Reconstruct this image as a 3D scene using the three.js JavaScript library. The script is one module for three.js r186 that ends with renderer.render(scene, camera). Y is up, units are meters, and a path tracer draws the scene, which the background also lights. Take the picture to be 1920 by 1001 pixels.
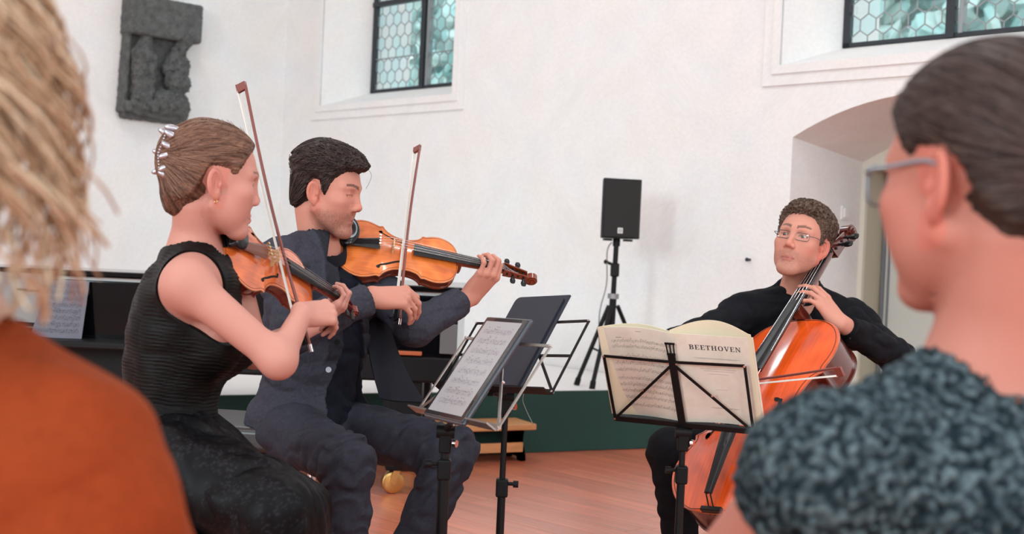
import * as THREE from 'three';
import { mergeGeometries, mergeVertices, toCreasedNormals } from 'three/addons/utils/BufferGeometryUtils.js';
import { RoundedBoxGeometry } from 'three/addons/geometries/RoundedBoxGeometry.js';
import { RectAreaLightUniformsLib } from 'three/addons/lights/RectAreaLightUniformsLib.js';
import { Brush, Evaluator, SUBTRACTION } from 'three-bvh-csg';
import { createNoise3D } from 'simplex-noise';

// ---------------------------------------------------------------- camera, sky, daylight, exposure
const scene = new THREE.Scene();
const FOCAL = 2300, FRAME_W = 1920, FRAME_H = 1001, EYE = 1.09;
const ROLL = THREE.MathUtils.degToRad(2.6), PITCH = Math.atan(27 / FOCAL);
const camera = new THREE.PerspectiveCamera(2 * Math.atan(FRAME_H / 2 / FOCAL) * 180 / Math.PI, FRAME_W / FRAME_H, 0.05, 200);
camera.position.set(0, EYE, 0);
const camF = new THREE.Vector3(0, -Math.sin(PITCH), -Math.cos(PITCH));
const camU = new THREE.Vector3(0, Math.cos(PITCH), -Math.sin(PITCH)).applyAxisAngle(camF, -ROLL);
camera.up.copy(camU);
camera.lookAt(camera.position.clone().add(camF));
camera.focus = 3.55;
camera.userData.fStop = 3.9;
const camR = new THREE.Vector3().crossVectors(camF, camU);

scene.background = new THREE.Color().setRGB(1.75, 1.95, 2.0);   // bright overcast sky
const renderer = new THREE.WebGLRenderer({ antialias: true });
renderer.toneMapping = THREE.LinearToneMapping;
renderer.toneMappingExposure = 0.9;
renderer.shadowMap.enabled = true;
RectAreaLightUniformsLib.init();

// the room: local x runs along the back wall from the corner, local z from that wall into the room
const ROOM_O = new THREE.Vector3(-2.03, 0, -10.6), ROOM_TURN = -Math.PI / 4, ROOM_L = 15, ROOM_W = 14, ROOM_H = 5.4;
function inRoom(o) { o.position.copy(ROOM_O); o.rotation.y = ROOM_TURN; return o; }
function roomPoint(a, y, b) { return new THREE.Vector3(a, y, b).applyAxisAngle(new THREE.Vector3(0, 1, 0), ROOM_TURN).add(ROOM_O); }

// daylight entering by the windows of the side of the hall behind the audience
const DAY = new THREE.Color().setRGB(0.81, 0.985, 1.03), DAY_LEVEL = 14.5;
for (const [a, k] of [[3.9, 0.7], [8.2, 2.6], [12.5, 0.7]]) {
  const l = new THREE.RectAreaLight(DAY, DAY_LEVEL * k, 1.25, 2.4);
  l.name = 'window_daylight';
  l.position.copy(roomPoint(a, 3.35, ROOM_W - 0.03));
  l.lookAt(roomPoint(a, 3.0, 0));
  scene.add(l);
}
for (const b of [3.0, 7.4, 11.8]) {
  const l = new THREE.RectAreaLight(DAY, DAY_LEVEL, 1.25, 2.4);
  l.name = 'window_daylight';
  l.position.copy(roomPoint(ROOM_L - 0.03, 3.35, b));
  l.lookAt(roomPoint(0, 3.0, b));
  scene.add(l);
}

// unseen ceiling lamps, added to brighten floor and shoulders: flat panels in two rows
const LAMP_SPOTS = [3, 7, 11].flatMap((a) => [2.6, 7.2].map((b) => [a, b])), LAMP_Y = ROOM_H + 0.1, LAMP_SIZE = [1.2, 0.6];
for (const [a, b] of LAMP_SPOTS) {
  const l = new THREE.RectAreaLight(new THREE.Color().setRGB(0.88, 0.985, 1.02), 19, ...LAMP_SIZE);
  l.name = 'added_lamp_light';
  l.position.copy(roomPoint(a, LAMP_Y - 0.05, b));
  l.up.set(-1, 0, 1);
  l.lookAt(roomPoint(a, 0, b));
  scene.add(l);
}

// ---------------------------------------------------------------- helpers
const V = (x, y, z) => new THREE.Vector3(x, y, z);
/** a point of the place from where it shows in the frame and its distance in metres into the scene */
function at(px, py, depth) {
  const d = camF.clone().addScaledVector(camR, (px - FRAME_W / 2) / FOCAL).addScaledVector(camU, -(py - FRAME_H / 2) / FOCAL);
  return d.multiplyScalar(depth / -d.z).add(V(0, EYE, 0));
}
const taken = {};
function numbered(name) {
  const n = taken[name] = (taken[name] ?? -1) + 1;
  return n ? `${name}_${String(n).padStart(3, '0')}` : name;
}
function tag(o, label, category, group) {
  o.userData.label = label;
  if (category) o.userData.category = category;
  if (group) o.userData.group = group;
  return o;
}
function thing(name, label, category, group) {
  const o = new THREE.Group();
  o.name = numbered(name);
  scene.add(o);
  return tag(o, label, category, group);
}
function part(name, geometry, material, parent) {
  const m = new THREE.Mesh(Array.isArray(geometry) ? join(geometry) : geometry, material);
  m.name = name;
  m.castShadow = m.receiveShadow = true;
  parent.add(m);
  return m;
}
function structure(name, geometry, material) {
  const m = part(name, geometry, material, scene);
  m.userData.kind = 'structure';
  return inRoom(m);
}
function join(list) {
  const clean = list.map((g) => {
    const n = g.index ? g.toNonIndexed() : g.clone();
    for (const k of Object.keys(n.attributes)) if (!['position', 'normal', 'uv'].includes(k)) n.deleteAttribute(k);
    if (!n.attributes.normal) n.computeVertexNormals();
    if (!n.attributes.uv) n.setAttribute('uv', new THREE.BufferAttribute(new Float32Array(n.attributes.position.count * 2), 2));
    return n;
  });
  return clean.length === 1 ? clean[0] : mergeGeometries(clean);
}
function mulberry(seed) {
  return () => { seed |= 0; seed = seed + 0x6D2B79F5 | 0; let t = Math.imul(seed ^ seed >>> 15, 1 | seed); t = t + Math.imul(t ^ t >>> 7, 61 | t) ^ t; return ((t ^ t >>> 14) >>> 0) / 4294967296; };
}
const noise3 = createNoise3D(mulberry(11));
const clamp = THREE.MathUtils.clamp, lerp = THREE.MathUtils.lerp, sstep = THREE.MathUtils.smoothstep;
const rgb = (r, g, b) => new THREE.Color().setRGB(r, g, b);
function std(color, roughness, more = {}) { return new THREE.MeshPhysicalMaterial({ color, roughness, ...more }); }
function texture(w, h, fn, srgb = true, repeat) {
  const d = new Uint8Array(w * h * 4);
  for (let y = 0; y < h; y++) for (let x = 0; x < w; x++) {
    const c = fn(x / w, y / h, x, y), i = (y * w + x) * 4;
    d[i] = clamp(c[0], 0, 1) * 255; d[i + 1] = clamp(c[1], 0, 1) * 255; d[i + 2] = clamp(c[2], 0, 1) * 255; d[i + 3] = 255;
  }
  const t = new THREE.DataTexture(d, w, h);
  t.magFilter = THREE.LinearFilter; t.minFilter = THREE.LinearFilter; t.wrapS = t.wrapT = THREE.RepeatWrapping;
  if (srgb) t.colorSpace = THREE.SRGBColorSpace;
  if (repeat) t.repeat.set(...repeat);
  t.needsUpdate = true;
  return t;
}
// tileable noise on a texture
function tileNoise(u, v, fu, fv, seed) {
  const a = u * Math.PI * 2, b = v * Math.PI * 2, r1 = fu / (Math.PI * 2), r2 = fv / (Math.PI * 2);
  return noise3(Math.cos(a) * r1 + seed, Math.sin(a) * r1 + Math.cos(b) * r2, Math.sin(b) * r2 + seed * 0.7);
}
const box = (w, h, d, x = 0, y = 0, z = 0) => new THREE.BoxGeometry(w, h, d).translate(x, y, z);
const rbox = (w, h, d, r, x = 0, y = 0, z = 0, seg = 2) => new RoundedBoxGeometry(w, h, d, seg, r).translate(x, y, z);
/** a straight bar of round section between two points */
function rod(a, b, r, r2 = r, seg = 10) {
  const dir = b.clone().sub(a), L = dir.length();
  const g = new THREE.CylinderGeometry(r2, r, L, seg);
  g.applyQuaternion(new THREE.Quaternion().setFromUnitVectors(V(0, 1, 0), dir.normalize()));
  return g.translate((a.x + b.x) / 2, (a.y + b.y) / 2, (a.z + b.z) / 2);
}
/** a bar of rectangular section between two points; `wide` is the direction of its width */
function bar(a, b, w, t, wide) {
  const y = b.clone().sub(a), L = y.length(); y.normalize();
  const x = wide.clone().addScaledVector(y, -wide.dot(y)).normalize(), z = new THREE.Vector3().crossVectors(x, y);
  return new THREE.BoxGeometry(w, L, t).applyMatrix4(new THREE.Matrix4().makeBasis(x, y, z).setPosition(a.clone().add(b).multiplyScalar(0.5)));
}
function tube(points, r, seg = 24, radial = 8, closed = false) {
  return new THREE.TubeGeometry(new THREE.CatmullRomCurve3(points, closed), seg, r, radial, closed);
}
const ball = (p, r, s = 10) => new THREE.SphereGeometry(r, s, Math.max(6, s - 2)).translate(p.x, p.y, p.z);
/** a grid surface from a function of (u, v) */
function sheet(fn, nu, nv) {
  const pos = [], uv = [], idx = [];
  for (let j = 0; j <= nv; j++) for (let i = 0; i <= nu; i++) { const p = fn(i / nu, j / nv); pos.push(p.x, p.y, p.z); uv.push(i / nu, j / nv); }
  for (let j = 0; j < nv; j++) for (let i = 0; i < nu; i++) { const a = j * (nu + 1) + i; idx.push(a, a + 1, a + nu + 2, a, a + nu + 2, a + nu + 1); }
  const g = new THREE.BufferGeometry();
  g.setAttribute('position', new THREE.Float32BufferAttribute(pos, 3)); g.setAttribute('uv', new THREE.Float32BufferAttribute(uv, 2)); g.setIndex(idx);
  g.computeVertexNormals();
  return g;
}
/** a sheet with thickness t along its own normals */
function slab(fn, nu, nv, t) {
  const g = sheet(fn, nu, nv), p = g.attributes.position, n = g.attributes.normal, pos = [], idx = [], uv = [];
  const N = p.count;
  for (let i = 0; i < N; i++) { pos.push(p.getX(i), p.getY(i), p.getZ(i)); uv.push(g.attributes.uv.getX(i), g.attributes.uv.getY(i)); }
  for (let i = 0; i < N; i++) { pos.push(p.getX(i) - n.getX(i) * t, p.getY(i) - n.getY(i) * t, p.getZ(i) - n.getZ(i) * t); uv.push(g.attributes.uv.getX(i), g.attributes.uv.getY(i)); }
  const src = g.index.array;
  for (let i = 0; i < src.length; i += 3) { idx.push(src[i], src[i + 1], src[i + 2], N + src[i], N + src[i + 2], N + src[i + 1]); }
  const w = nu + 1, edge = [];
  for (let i = 0; i < nu; i++) { edge.push([i + 1, i], [nv * w + i, nv * w + i + 1]); }
  for (let j = 0; j < nv; j++) { edge.push([j * w, (j + 1) * w], [(j + 1) * w + nu, j * w + nu]); }
  for (const [a, b] of edge) idx.push(a, b, N + b, a, N + b, N + a);
  const o = new THREE.BufferGeometry();
  o.setAttribute('position', new THREE.Float32BufferAttribute(pos, 3)); o.setAttribute('uv', new THREE.Float32BufferAttribute(uv, 2)); o.setIndex(idx);
  return toCreasedNormals(o, 0.9);
}
function extrude(points, depth, bevel = 0) {
  const s = new THREE.Shape(points.map(([x, y]) => new THREE.Vector2(x, y)));
  return new THREE.ExtrudeGeometry(s, { depth: depth - 2 * bevel, bevelEnabled: bevel > 0, bevelSize: bevel, bevelThickness: bevel, bevelSegments: 2, steps: 1, curveSegments: 8 }).translate(0, 0, bevel);
}
// ---------------------------------------------------------------- soft bodies: distance fields and their mesher
function capsule(a, b, ra, rb = ra, k = 0.02) {
  const ax = a.x, ay = a.y, az = a.z, bx = b.x - ax, by = b.y - ay, bz = b.z - az, bb = bx * bx + by * by + bz * bz || 1e-9, dr = rb - ra;
  return { k, cx: ax + bx / 2, cy: ay + by / 2, cz: az + bz / 2, R: Math.sqrt(bb) / 2 + Math.max(ra, rb),
    d(x, y, z) { x -= ax; y -= ay; z -= az; let t = (x * bx + y * by + z * bz) / bb; t = t < 0 ? 0 : t > 1 ? 1 : t; x -= bx * t; y -= by * t; z -= bz * t; return Math.sqrt(x * x + y * y + z * z) - ra - dr * t; } };
}
/** ellipsoid; axes = optional [X, Y, Z] unit vectors of its radii */
function ellipsoid(c, r, k = 0.02, axes) {
  const [rx, ry, rz] = r, m = Math.min(rx, ry, rz);
  const { x: cx, y: cy, z: cz } = c;
  const A = axes && axes.flatMap((v) => [v.x, v.y, v.z]);
  return { k, cx, cy, cz, R: Math.max(rx, ry, rz),
    d(x, y, z) {
      x -= cx; y -= cy; z -= cz;
      if (A) { const X = x * A[0] + y * A[1] + z * A[2], Y = x * A[3] + y * A[4] + z * A[5], Z = x * A[6] + y * A[7] + z * A[8]; x = X; y = Y; z = Z; }
      const a = x / rx, b = y / ry, e = z / rz, k0 = Math.sqrt(a * a + b * b + e * e);
      if (k0 < 1e-6) return -m;
      const a2 = a / rx, b2 = b / ry, e2 = e / rz, k1 = Math.sqrt(a2 * a2 + b2 * b2 + e2 * e2);
      return k0 * (k0 - 1) / k1;
    } };
}
const cut = (item, k = item.k) => ({ ...item, d: item.d, k, cut: true });
const other = (c, R, d, k = 0.01) => ({ k, cx: c.x, cy: c.y, cz: c.z, R, d });
/** joins items one after the other with smooth minima (cuts: smooth differences) */
function field(items) {
  const n = items.length;
  return (x, y, z) => {
    let d = 10;
    for (let i = 0; i < n; i++) {
      const it = items[i], dx = x - it.cx, dy = y - it.cy, dz = z - it.cz, lb = Math.sqrt(dx * dx + dy * dy + dz * dz) - it.R, k = it.k;
      if (it.cut) {
        if (lb > k - d) continue;
        const s = -it.d(x, y, z), h = k - Math.abs(d - s);
        d = Math.max(d, s) + (h > 0 ? h * h / (4 * k) : 0);
      } else {
        if (lb > d + k) continue;
        const s = it.d(x, y, z), h = k - Math.abs(d - s);
        d = Math.min(d, s) - (h > 0 ? h * h / (4 * k) : 0);
      }
    }
    return d;
  };
}
/** items given in the axes of a frame {o, x, y, z}, as one item of the place */
function framed(f, frame, R, k = 0.02) {
  const { o, x: X, y: Y, z: Z, s = 1 } = frame, q = 1 / s;
  return { k, cx: o.x, cy: o.y, cz: o.z, R: R * s, d: (x, y, z) => { x = (x - o.x) * q; y = (y - o.y) * q; z = (z - o.z) * q; return s * f(x * X.x + y * X.y + z * X.z, x * Y.x + y * Y.y + z * Y.z, x * Z.x + y * Z.y + z * Z.z); } };
}
function toFrame(frame, x, y, z) {
  const { o, x: X, y: Y, z: Z, s = 1 } = frame; x = (x - o.x) / s; y = (y - o.y) / s; z = (z - o.z) / s;
  return [x * X.x + y * X.y + z * X.z, x * Y.x + y * Y.y + z * Y.z, x * Z.x + y * Z.y + z * Z.z];
}
function fromFrame(frame, x, y, z) { const s = frame.s ?? 1; return frame.o.clone().addScaledVector(frame.x, x * s).addScaledVector(frame.y, y * s).addScaledVector(frame.z, z * s); }
function lookFrame(o, forward, roll = 0, up = V(0, 1, 0)) {
  const z = forward.clone().normalize(), x = new THREE.Vector3().crossVectors(up, z).normalize(), y = new THREE.Vector3().crossVectors(z, x);
  x.applyAxisAngle(z, roll); y.applyAxisAngle(z, roll);
  return { o, x, y, z };
}
function frameMatrix(f) { const s = f.s ?? 1; return new THREE.Matrix4().makeBasis(f.x, f.y, f.z).scale(V(s, s, s)).setPosition(f.o); }
/** surface nets over the cells near the surface; colour(x, y, z) gives linear vertex colours */
function meshField(f, lo, hi, h, color, margin = 0.004) {
  const B = 8, nx = Math.ceil((hi.x - lo.x) / h / B) * B, ny = Math.ceil((hi.y - lo.y) / h / B) * B, nz = Math.ceil((hi.z - lo.z) / h / B) * B;
  const G = new Float32Array(nx * ny * nz), sy = nx, sz = nx * ny, active = [], reach = B * h * 0.9 + h * 2 + margin;
  for (let K = 0; K < nz; K += B) for (let J = 0; J < ny; J += B) for (let I = 0; I < nx; I += B) {
    const c = f(lo.x + (I + 3.5) * h, lo.y + (J + 3.5) * h, lo.z + (K + 3.5) * h), on = Math.abs(c) < reach;
    if (on) active.push(I, J, K);
    for (let k = K; k < K + B; k++) for (let j = J; j < J + B; j++) {
      const at0 = k * sz + j * sy + I;
      for (let i = 0; i < B; i++) G[at0 + i] = on ? f(lo.x + (I + i) * h, lo.y + j * h, lo.z + k * h) : c;
    }
  }
  const id = new Int32Array(nx * ny * nz).fill(-1), pos = [];
  const corner = [0, 1, sy, sy + 1, sz, sz + 1, sz + sy, sz + sy + 1];
  const E = [[0, 1], [2, 3], [4, 5], [6, 7], [0, 2], [1, 3], [4, 6], [5, 7], [0, 4], [1, 5], [2, 6], [3, 7]];
  const cells = (fn) => { for (let n = 0; n < active.length; n += 3) { const [I, J, K] = [active[n], active[n + 1], active[n + 2]]; for (let k = K; k < K + B; k++) for (let j = J; j < J + B; j++) for (let i = I; i < I + B; i++) fn(i, j, k, k * sz + j * sy + i); } };
  cells((i, j, k, at0) => {
    if (i >= nx - 1 || j >= ny - 1 || k >= nz - 1) return;
    let m = 0;
    for (let c = 0; c < 8; c++) if (G[at0 + corner[c]] < 0) m++;
    if (m === 0 || m === 8) return;
    let X = 0, Y = 0, Z = 0, n = 0;
    for (const [a, b] of E) {
      const p = G[at0 + corner[a]], q = G[at0 + corner[b]];
      if ((p < 0) === (q < 0)) continue;
      const t = p / (p - q);
      X += (a & 1) + ((b & 1) - (a & 1)) * t; Y += (a >> 1 & 1) + ((b >> 1 & 1) - (a >> 1 & 1)) * t; Z += (a >> 2) + ((b >> 2) - (a >> 2)) * t; n++;
    }
    id[at0] = pos.length / 3;
    pos.push(lo.x + (i + X / n) * h, lo.y + (j + Y / n) * h, lo.z + (k + Z / n) * h);
  });
  const idx = [], quad = (a, b, c, d, flip) => { if (a < 0 || b < 0 || c < 0 || d < 0) return; if (flip) idx.push(a, c, b, a, d, c); else idx.push(a, b, c, a, c, d); };
  cells((i, j, k, p) => {
    const s = G[p] < 0;
    if (i < nx - 1 && j && k && s !== (G[p + 1] < 0)) quad(id[p - sy - sz], id[p - sz], id[p], id[p - sy], !s);
    if (j < ny - 1 && i && k && s !== (G[p + sy] < 0)) quad(id[p - sz - 1], id[p - 1], id[p], id[p - sz], !s);
    if (k < nz - 1 && i && j && s !== (G[p + sz] < 0)) quad(id[p - 1 - sy], id[p - sy], id[p], id[p - 1], !s);
  });
  const N = pos.length / 3, nor = new Float32Array(N * 3), col = color && new Float32Array(N * 3), e = h * 0.5;
  for (let v = 0; v < N; v++) {
    const x = pos[v * 3], y = pos[v * 3 + 1], z = pos[v * 3 + 2];
    const a = f(x + e, y - e, z - e), b = f(x - e, y - e, z + e), c = f(x - e, y + e, z - e), d = f(x + e, y + e, z + e);
    const gx = a - b - c + d, gy = -a - b + c + d, gz = -a + b - c + d, L = Math.hypot(gx, gy, gz) || 1;
    nor[v * 3] = gx / L; nor[v * 3 + 1] = gy / L; nor[v * 3 + 2] = gz / L;
    if (color) { const q = color(x, y, z); col[v * 3] = q[0]; col[v * 3 + 1] = q[1]; col[v * 3 + 2] = q[2]; }
  }
  const g = new THREE.BufferGeometry();
  g.setAttribute('position', new THREE.Float32BufferAttribute(pos, 3));
  g.setAttribute('normal', new THREE.BufferAttribute(nor, 3));
  if (color) g.setAttribute('color', new THREE.BufferAttribute(col, 3));
  g.setIndex(idx);
  return g;
}
/** several meshed fields as one geometry */
function joinMeshes(list) { return mergeGeometries(list.filter((g) => g.attributes.position.count)); }
/** box round points */
function around(points, pad) {
  const b = new THREE.Box3().setFromPoints(points).expandByScalar(pad);
  return [b.min, b.max];
}
const mix3 = (a, b, t) => [a[0] + (b[0] - a[0]) * t, a[1] + (b[1] - a[1]) * t, a[2] + (b[2] - a[2]) * t];
function fbm(x, y, z, o = 3) { let s = 0, a = 0.5; for (let i = 0; i < o; i++) { s += a * noise3(x, y, z); x *= 2.03; y *= 2.03; z *= 2.03; a *= 0.5; } return s; }
// ---------------------------------------------------------------- the hall
const plasterBump = texture(512, 512, (u, v) => { const n = 0.5 + 0.2 * tileNoise(u, v, 55, 55, 5) + 0.2 * tileNoise(u, v, 140, 140, 8); return [n, n, n]; }, false);
const plasterMap = texture(512, 512, (u, v) => { const n = 0.008 * tileNoise(u, v, 6, 6, 21) + 0.012 * tileNoise(u, v, 60, 60, 22), m = 0.008 * tileNoise(u, v, 4, 4, 31); return [0.925 + n + m, 0.915 + n, 0.91 + n - m]; });
const plaster = std(0xffffff, 0.92, { map: plasterMap, bumpMap: plasterBump, bumpScale: 0.0012, specularIntensity: 0.25 });
const plasterPlain = std(rgb(0.8, 0.79, 0.78), 0.9, { specularIntensity: 0.25 });
const steel = std(rgb(0.028, 0.034, 0.042), 0.5, { metalness: 0.3 });
const lead = std(rgb(0.3, 0.32, 0.33), 0.6, { metalness: 0.5 });
const paneGlass = [[0.93, 0.98, 0.99], [0.86, 0.97, 0.98], [0.95, 0.97, 0.97]].map((c) => std(rgb(...c), 0.06, { transmission: 1, thickness: 0, ior: 1.5 }));

function metricUV(g) {   // uv in metres over walls, whichever way they face
  const p = g.attributes.position, n = g.attributes.normal, uv = new Float32Array(p.count * 2);
  for (let i = 0; i < p.count; i++) {
    const ax = Math.abs(n.getX(i)), ay = Math.abs(n.getY(i)), az = Math.abs(n.getZ(i));
    if (ay > ax && ay > az) { uv[2 * i] = p.getX(i) / 1.7; uv[2 * i + 1] = p.getZ(i) / 1.7; }
    else { uv[2 * i] = (az > ax ? p.getX(i) : p.getZ(i)) / 1.7; uv[2 * i + 1] = p.getY(i) / 1.7; }
  }
  g.setAttribute('uv', new THREE.BufferAttribute(uv, 2));
  return g;
}
/** a solid between two outlines [[x, y]...] at z0 and z1 */
function loft(o0, z0, o1, z1) {
  const n = o0.length, pos = [], tri = (a, b, c) => pos.push(...a, ...b, ...c), P = (o, z, i) => [o[i % n][0], o[i % n][1], z];
  for (let i = 0; i < n; i++) { tri(P(o0, z0, i), P(o0, z0, i + 1), P(o1, z1, i + 1)); tri(P(o0, z0, i), P(o1, z1, i + 1), P(o1, z1, i)); }
  const f0 = THREE.ShapeUtils.triangulateShape(o0.map(([x, y]) => new THREE.Vector2(x, y)), []);
  for (const [a, b, c] of f0) { tri(P(o0, z0, a), P(o0, z0, c), P(o0, z0, b)); tri(P(o1, z1, a), P(o1, z1, b), P(o1, z1, c)); }
  const g = new THREE.BufferGeometry();
  g.setAttribute('position', new THREE.Float32BufferAttribute(pos, 3));
  g.computeVertexNormals();
  g.setAttribute('uv', new THREE.BufferAttribute(new Float32Array(pos.length / 3 * 2), 2));
  return g;
}
const rect = (x0, x1, y0, y1) => [[x0, y0], [x1, y0], [x1, y1], [x0, y1]];
function carve(wall, cutters) {
  const ev = new Evaluator(); ev.useGroups = false;
  let a = new Brush(wall); a.updateMatrixWorld();
  for (const c of cutters) { const b = new Brush(c); b.updateMatrixWorld(); a = ev.evaluate(a, b, SUBTRACTION); }
  return metricUV(a.geometry);
}
const WALL_T = 0.8, GLASS_Z = -0.4;
const WIN_A = [1.36, 5.81, 10.26], WIN_BOTTOM = 2.38, WIN_TOP = 4.75, WIN_HALF = 0.66;
const extend = (o0, z0, o1, z1, z) => o0.map(([x, y], i) => { const t = (z - z0) / (z1 - z0); return [x + (o1[i][0] - x) * t, y + (o1[i][1] - y) * t]; });
function arch(x0, x1, spring, crown, n = 18) {
  const o = [[x0, -0.3], [x1, -0.3]];
  for (let i = 0; i <= n; i++) { const t = i / n; o.push([lerp(x1, x0, t), spring + (crown - spring) * (1 - Math.pow(Math.abs(2 * t - 1), 2.1))]); }
  return o;
}
const NICHE = [5.085, 6.72];
const cutters = [];
for (const a of WIN_A) {
  const o0 = rect(a - 0.825, a + 0.825, 2.235, 4.95), o1 = rect(a - WIN_HALF, a + WIN_HALF, WIN_BOTTOM, WIN_TOP);
  cutters.push(loft(extend(o0, 0, o1, GLASS_Z, -0.45), -0.45, extend(o0, 0, o1, GLASS_Z, 0.05), 0.05));
  cutters.push(loft(rect(a - WIN_HALF, a + WIN_HALF, WIN_BOTTOM, WIN_TOP), -1, rect(a - WIN_HALF, a + WIN_HALF, WIN_BOTTOM, WIN_TOP), -0.39));
}
{
  const o0 = arch(NICHE[0], NICHE[1], 1.82, 2.03), o1 = arch(NICHE[0], NICHE[1], 1.745, 1.95);
  cutters.push(loft(extend(o0, 0, o1, -0.8, -0.9), -0.9, extend(o0, 0, o1, -0.8, 0.05), 0.05));
}
structure('wall_back', carve(box(ROOM_L + 2 * WALL_T, ROOM_H + 0.3, WALL_T, ROOM_L / 2, ROOM_H / 2 - 0.15, -WALL_T / 2), cutters), plaster);
structure('wall_left', metricUV(box(WALL_T, ROOM_H + 0.3, ROOM_W, -WALL_T / 2, ROOM_H / 2 - 0.15, ROOM_W / 2)), plaster);
const farCut = [3.9, 8.2, 12.5].map((a) => box(1.35, 2.5, 2, a, 3.35, ROOM_W));
structure('wall_front', carve(box(ROOM_L + 2 * WALL_T, ROOM_H + 0.3, 0.4, ROOM_L / 2, ROOM_H / 2 - 0.15, ROOM_W + 0.2), farCut), plaster);
structure('wall_right', carve(box(0.4, ROOM_H + 0.3, ROOM_W, ROOM_L + 0.2, ROOM_H / 2 - 0.15, ROOM_W / 2), [3.0, 7.4, 11.8].map((b) => box(2, 2.5, 1.35, ROOM_L, 3.35, b))), plaster);
structure('ceiling', box(ROOM_L + 2 * WALL_T, 0.3, ROOM_W + 1.2, ROOM_L / 2, ROOM_H + 0.3, ROOM_W / 2 - 0.2), plasterPlain);

{ // flat lamps added on the ceiling, out of view
  const glow = std(0xffffff, 0.5, { emissive: rgb(0.93, 0.985, 1), emissiveIntensity: 2 }), rim = std(rgb(0.6, 0.6, 0.6), 0.5);
  for (const [a, b] of LAMP_SPOTS) {
    const t = thing('added_ceiling_lamp', `added unseen ceiling panel lamp ${b < 5 ? 'over the musicians' : 'over the audience'}, ${a < 4 ? 'closest to the relief wall' : a < 8 ? 'middle of its row' : 'farthest from the relief wall'}`, 'lamp', 'added panel lamps on the ceiling');
    t.position.copy(roomPoint(a, ROOM_H + 0.15, b)); t.rotation.y = ROOM_TURN;
    part('housing', rbox(1.26, 0.05, 0.66, 0.01, 0, -0.025, 0), rim, t);
    part('diffuser', rbox(1.2, 0.02, 0.6, 0.005, 0, -0.06, 0), glow, t);
  }
}
// ---- floor of oak boards stained red
const woodTex = texture(1024, 512, (u, v) => {
  const w = tileNoise(u, v, 3, 22, 41) * 0.5, g = tileNoise(u, v, 6, 90, 43) * 0.5 + tileNoise(u, v, 14, 220, 47) * 0.35 + w;
  const s = 0.86 + 0.13 * g;
  return [0.96 * s, 0.55 * s * (1 + 0.05 * w), 0.41 * s];
});
const boardMats = [[1, 1, 1], [0.9, 0.86, 0.83], [1.08, 1.03, 0.97], [0.97, 0.9, 0.9]].map((c) => std(rgb(...c), 0.42, { map: woodTex, clearcoat: 0.9, clearcoatRoughness: 0.3 }));
const floor = structure('floor', box(ROOM_L + 2 * WALL_T, 0.2, ROOM_W + 1.6, ROOM_L / 2, -0.114, ROOM_W / 2 - 0.4), std(rgb(0.05, 0.02, 0.012), 0.8));
{
  const rnd = mulberry(5), W = 0.128, boards = [];
  const shapes = [];
  const lengths = [1.2, 1.55, 1.9];
  lengths.forEach((L, li) => { for (let k = 0; k < 3; k++) {
    const g = rbox(L - 0.0015, 0.014, W - 0.0015, 0.0012, 0, -0.007, 0, 1), p = g.attributes.position, uv = g.attributes.uv, ou = rnd(), ov = rnd();
    for (let i = 0; i < p.count; i++) uv.setXY(i, p.getX(i) / 1.9 + ou, p.getZ(i) / 0.62 + ov);
    shapes.push([L, g]);
  } });
  for (let z = -WALL_T + W / 2; z < ROOM_W; z += W) {
    let x = -0.2 - rnd() * 1.5;
    while (x < ROOM_L) {
      const [L, g] = shapes[Math.floor(rnd() * shapes.length)];
      boards.push({ x: x + L / 2, z, g, L, m: Math.floor(rnd() * boardMats.length), near: Math.hypot(x + L / 2 - 6.2, (z - 2.9) * 1.2) });
      x += L;
    }
  }
  boards.sort((p, q) => p.near - q.near);
  const rest = [];
  boards.forEach((b, i) => {
    if (b.x - b.L / 2 < 0.02 && b.x + b.L / 2 < 0.1) return;
    if (i < 290) { const m = part(i ? `board_${String(i).padStart(3, '0')}` : 'board', b.g, boardMats[b.m], floor); m.position.set(b.x, 0, b.z); }
    else rest.push(b.g.clone().translate(b.x, 0, b.z));
  });
  const m = part('more_boards', rest, boardMats[0], floor);
  m.userData.kind = 'stuff';
}

// ---- leaded windows with six-sided panes
function clipPoly(poly, x0, x1, y0, y1) {
  const side = (pts, inside, cross) => { const out = []; pts.forEach((p, i) => { const q = pts[(i + 1) % pts.length], a = inside(p), b = inside(q); if (a) out.push(p); if (a !== b) out.push(cross(p, q)); }); return out; };
  const atX = (x) => (p, q) => [x, p[1] + (q[1] - p[1]) * (x - p[0]) / (q[0] - p[0])], atY = (y) => (p, q) => [p[0] + (q[0] - p[0]) * (y - p[1]) / (q[1] - p[1]), y];
  poly = side(poly, (p) => p[0] >= x0, atX(x0)); if (poly.length) poly = side(poly, (p) => p[0] <= x1, atX(x1));
  if (poly.length) poly = side(poly, (p) => p[1] >= y0, atY(y0)); if (poly.length) poly = side(poly, (p) => p[1] <= y1, atY(y1));
  return poly;
}
const HEX_W = 0.1, HEX_ROW = 0.095, HEX_TIP = 0.034;
const hexPoly = (x, y) => [[x - HEX_W / 2, y - HEX_ROW / 2 + HEX_TIP / 2], [x, y - HEX_ROW / 2 - HEX_TIP / 2], [x + HEX_W / 2, y - HEX_ROW / 2 + HEX_TIP / 2], [x + HEX_W / 2, y + HEX_ROW / 2 - HEX_TIP / 2], [x, y + HEX_ROW / 2 + HEX_TIP / 2], [x - HEX_W / 2, y + HEX_ROW / 2 - HEX_TIP / 2]];
const hexGeo = extrude(hexPoly(0, 0), 0.003);
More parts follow.
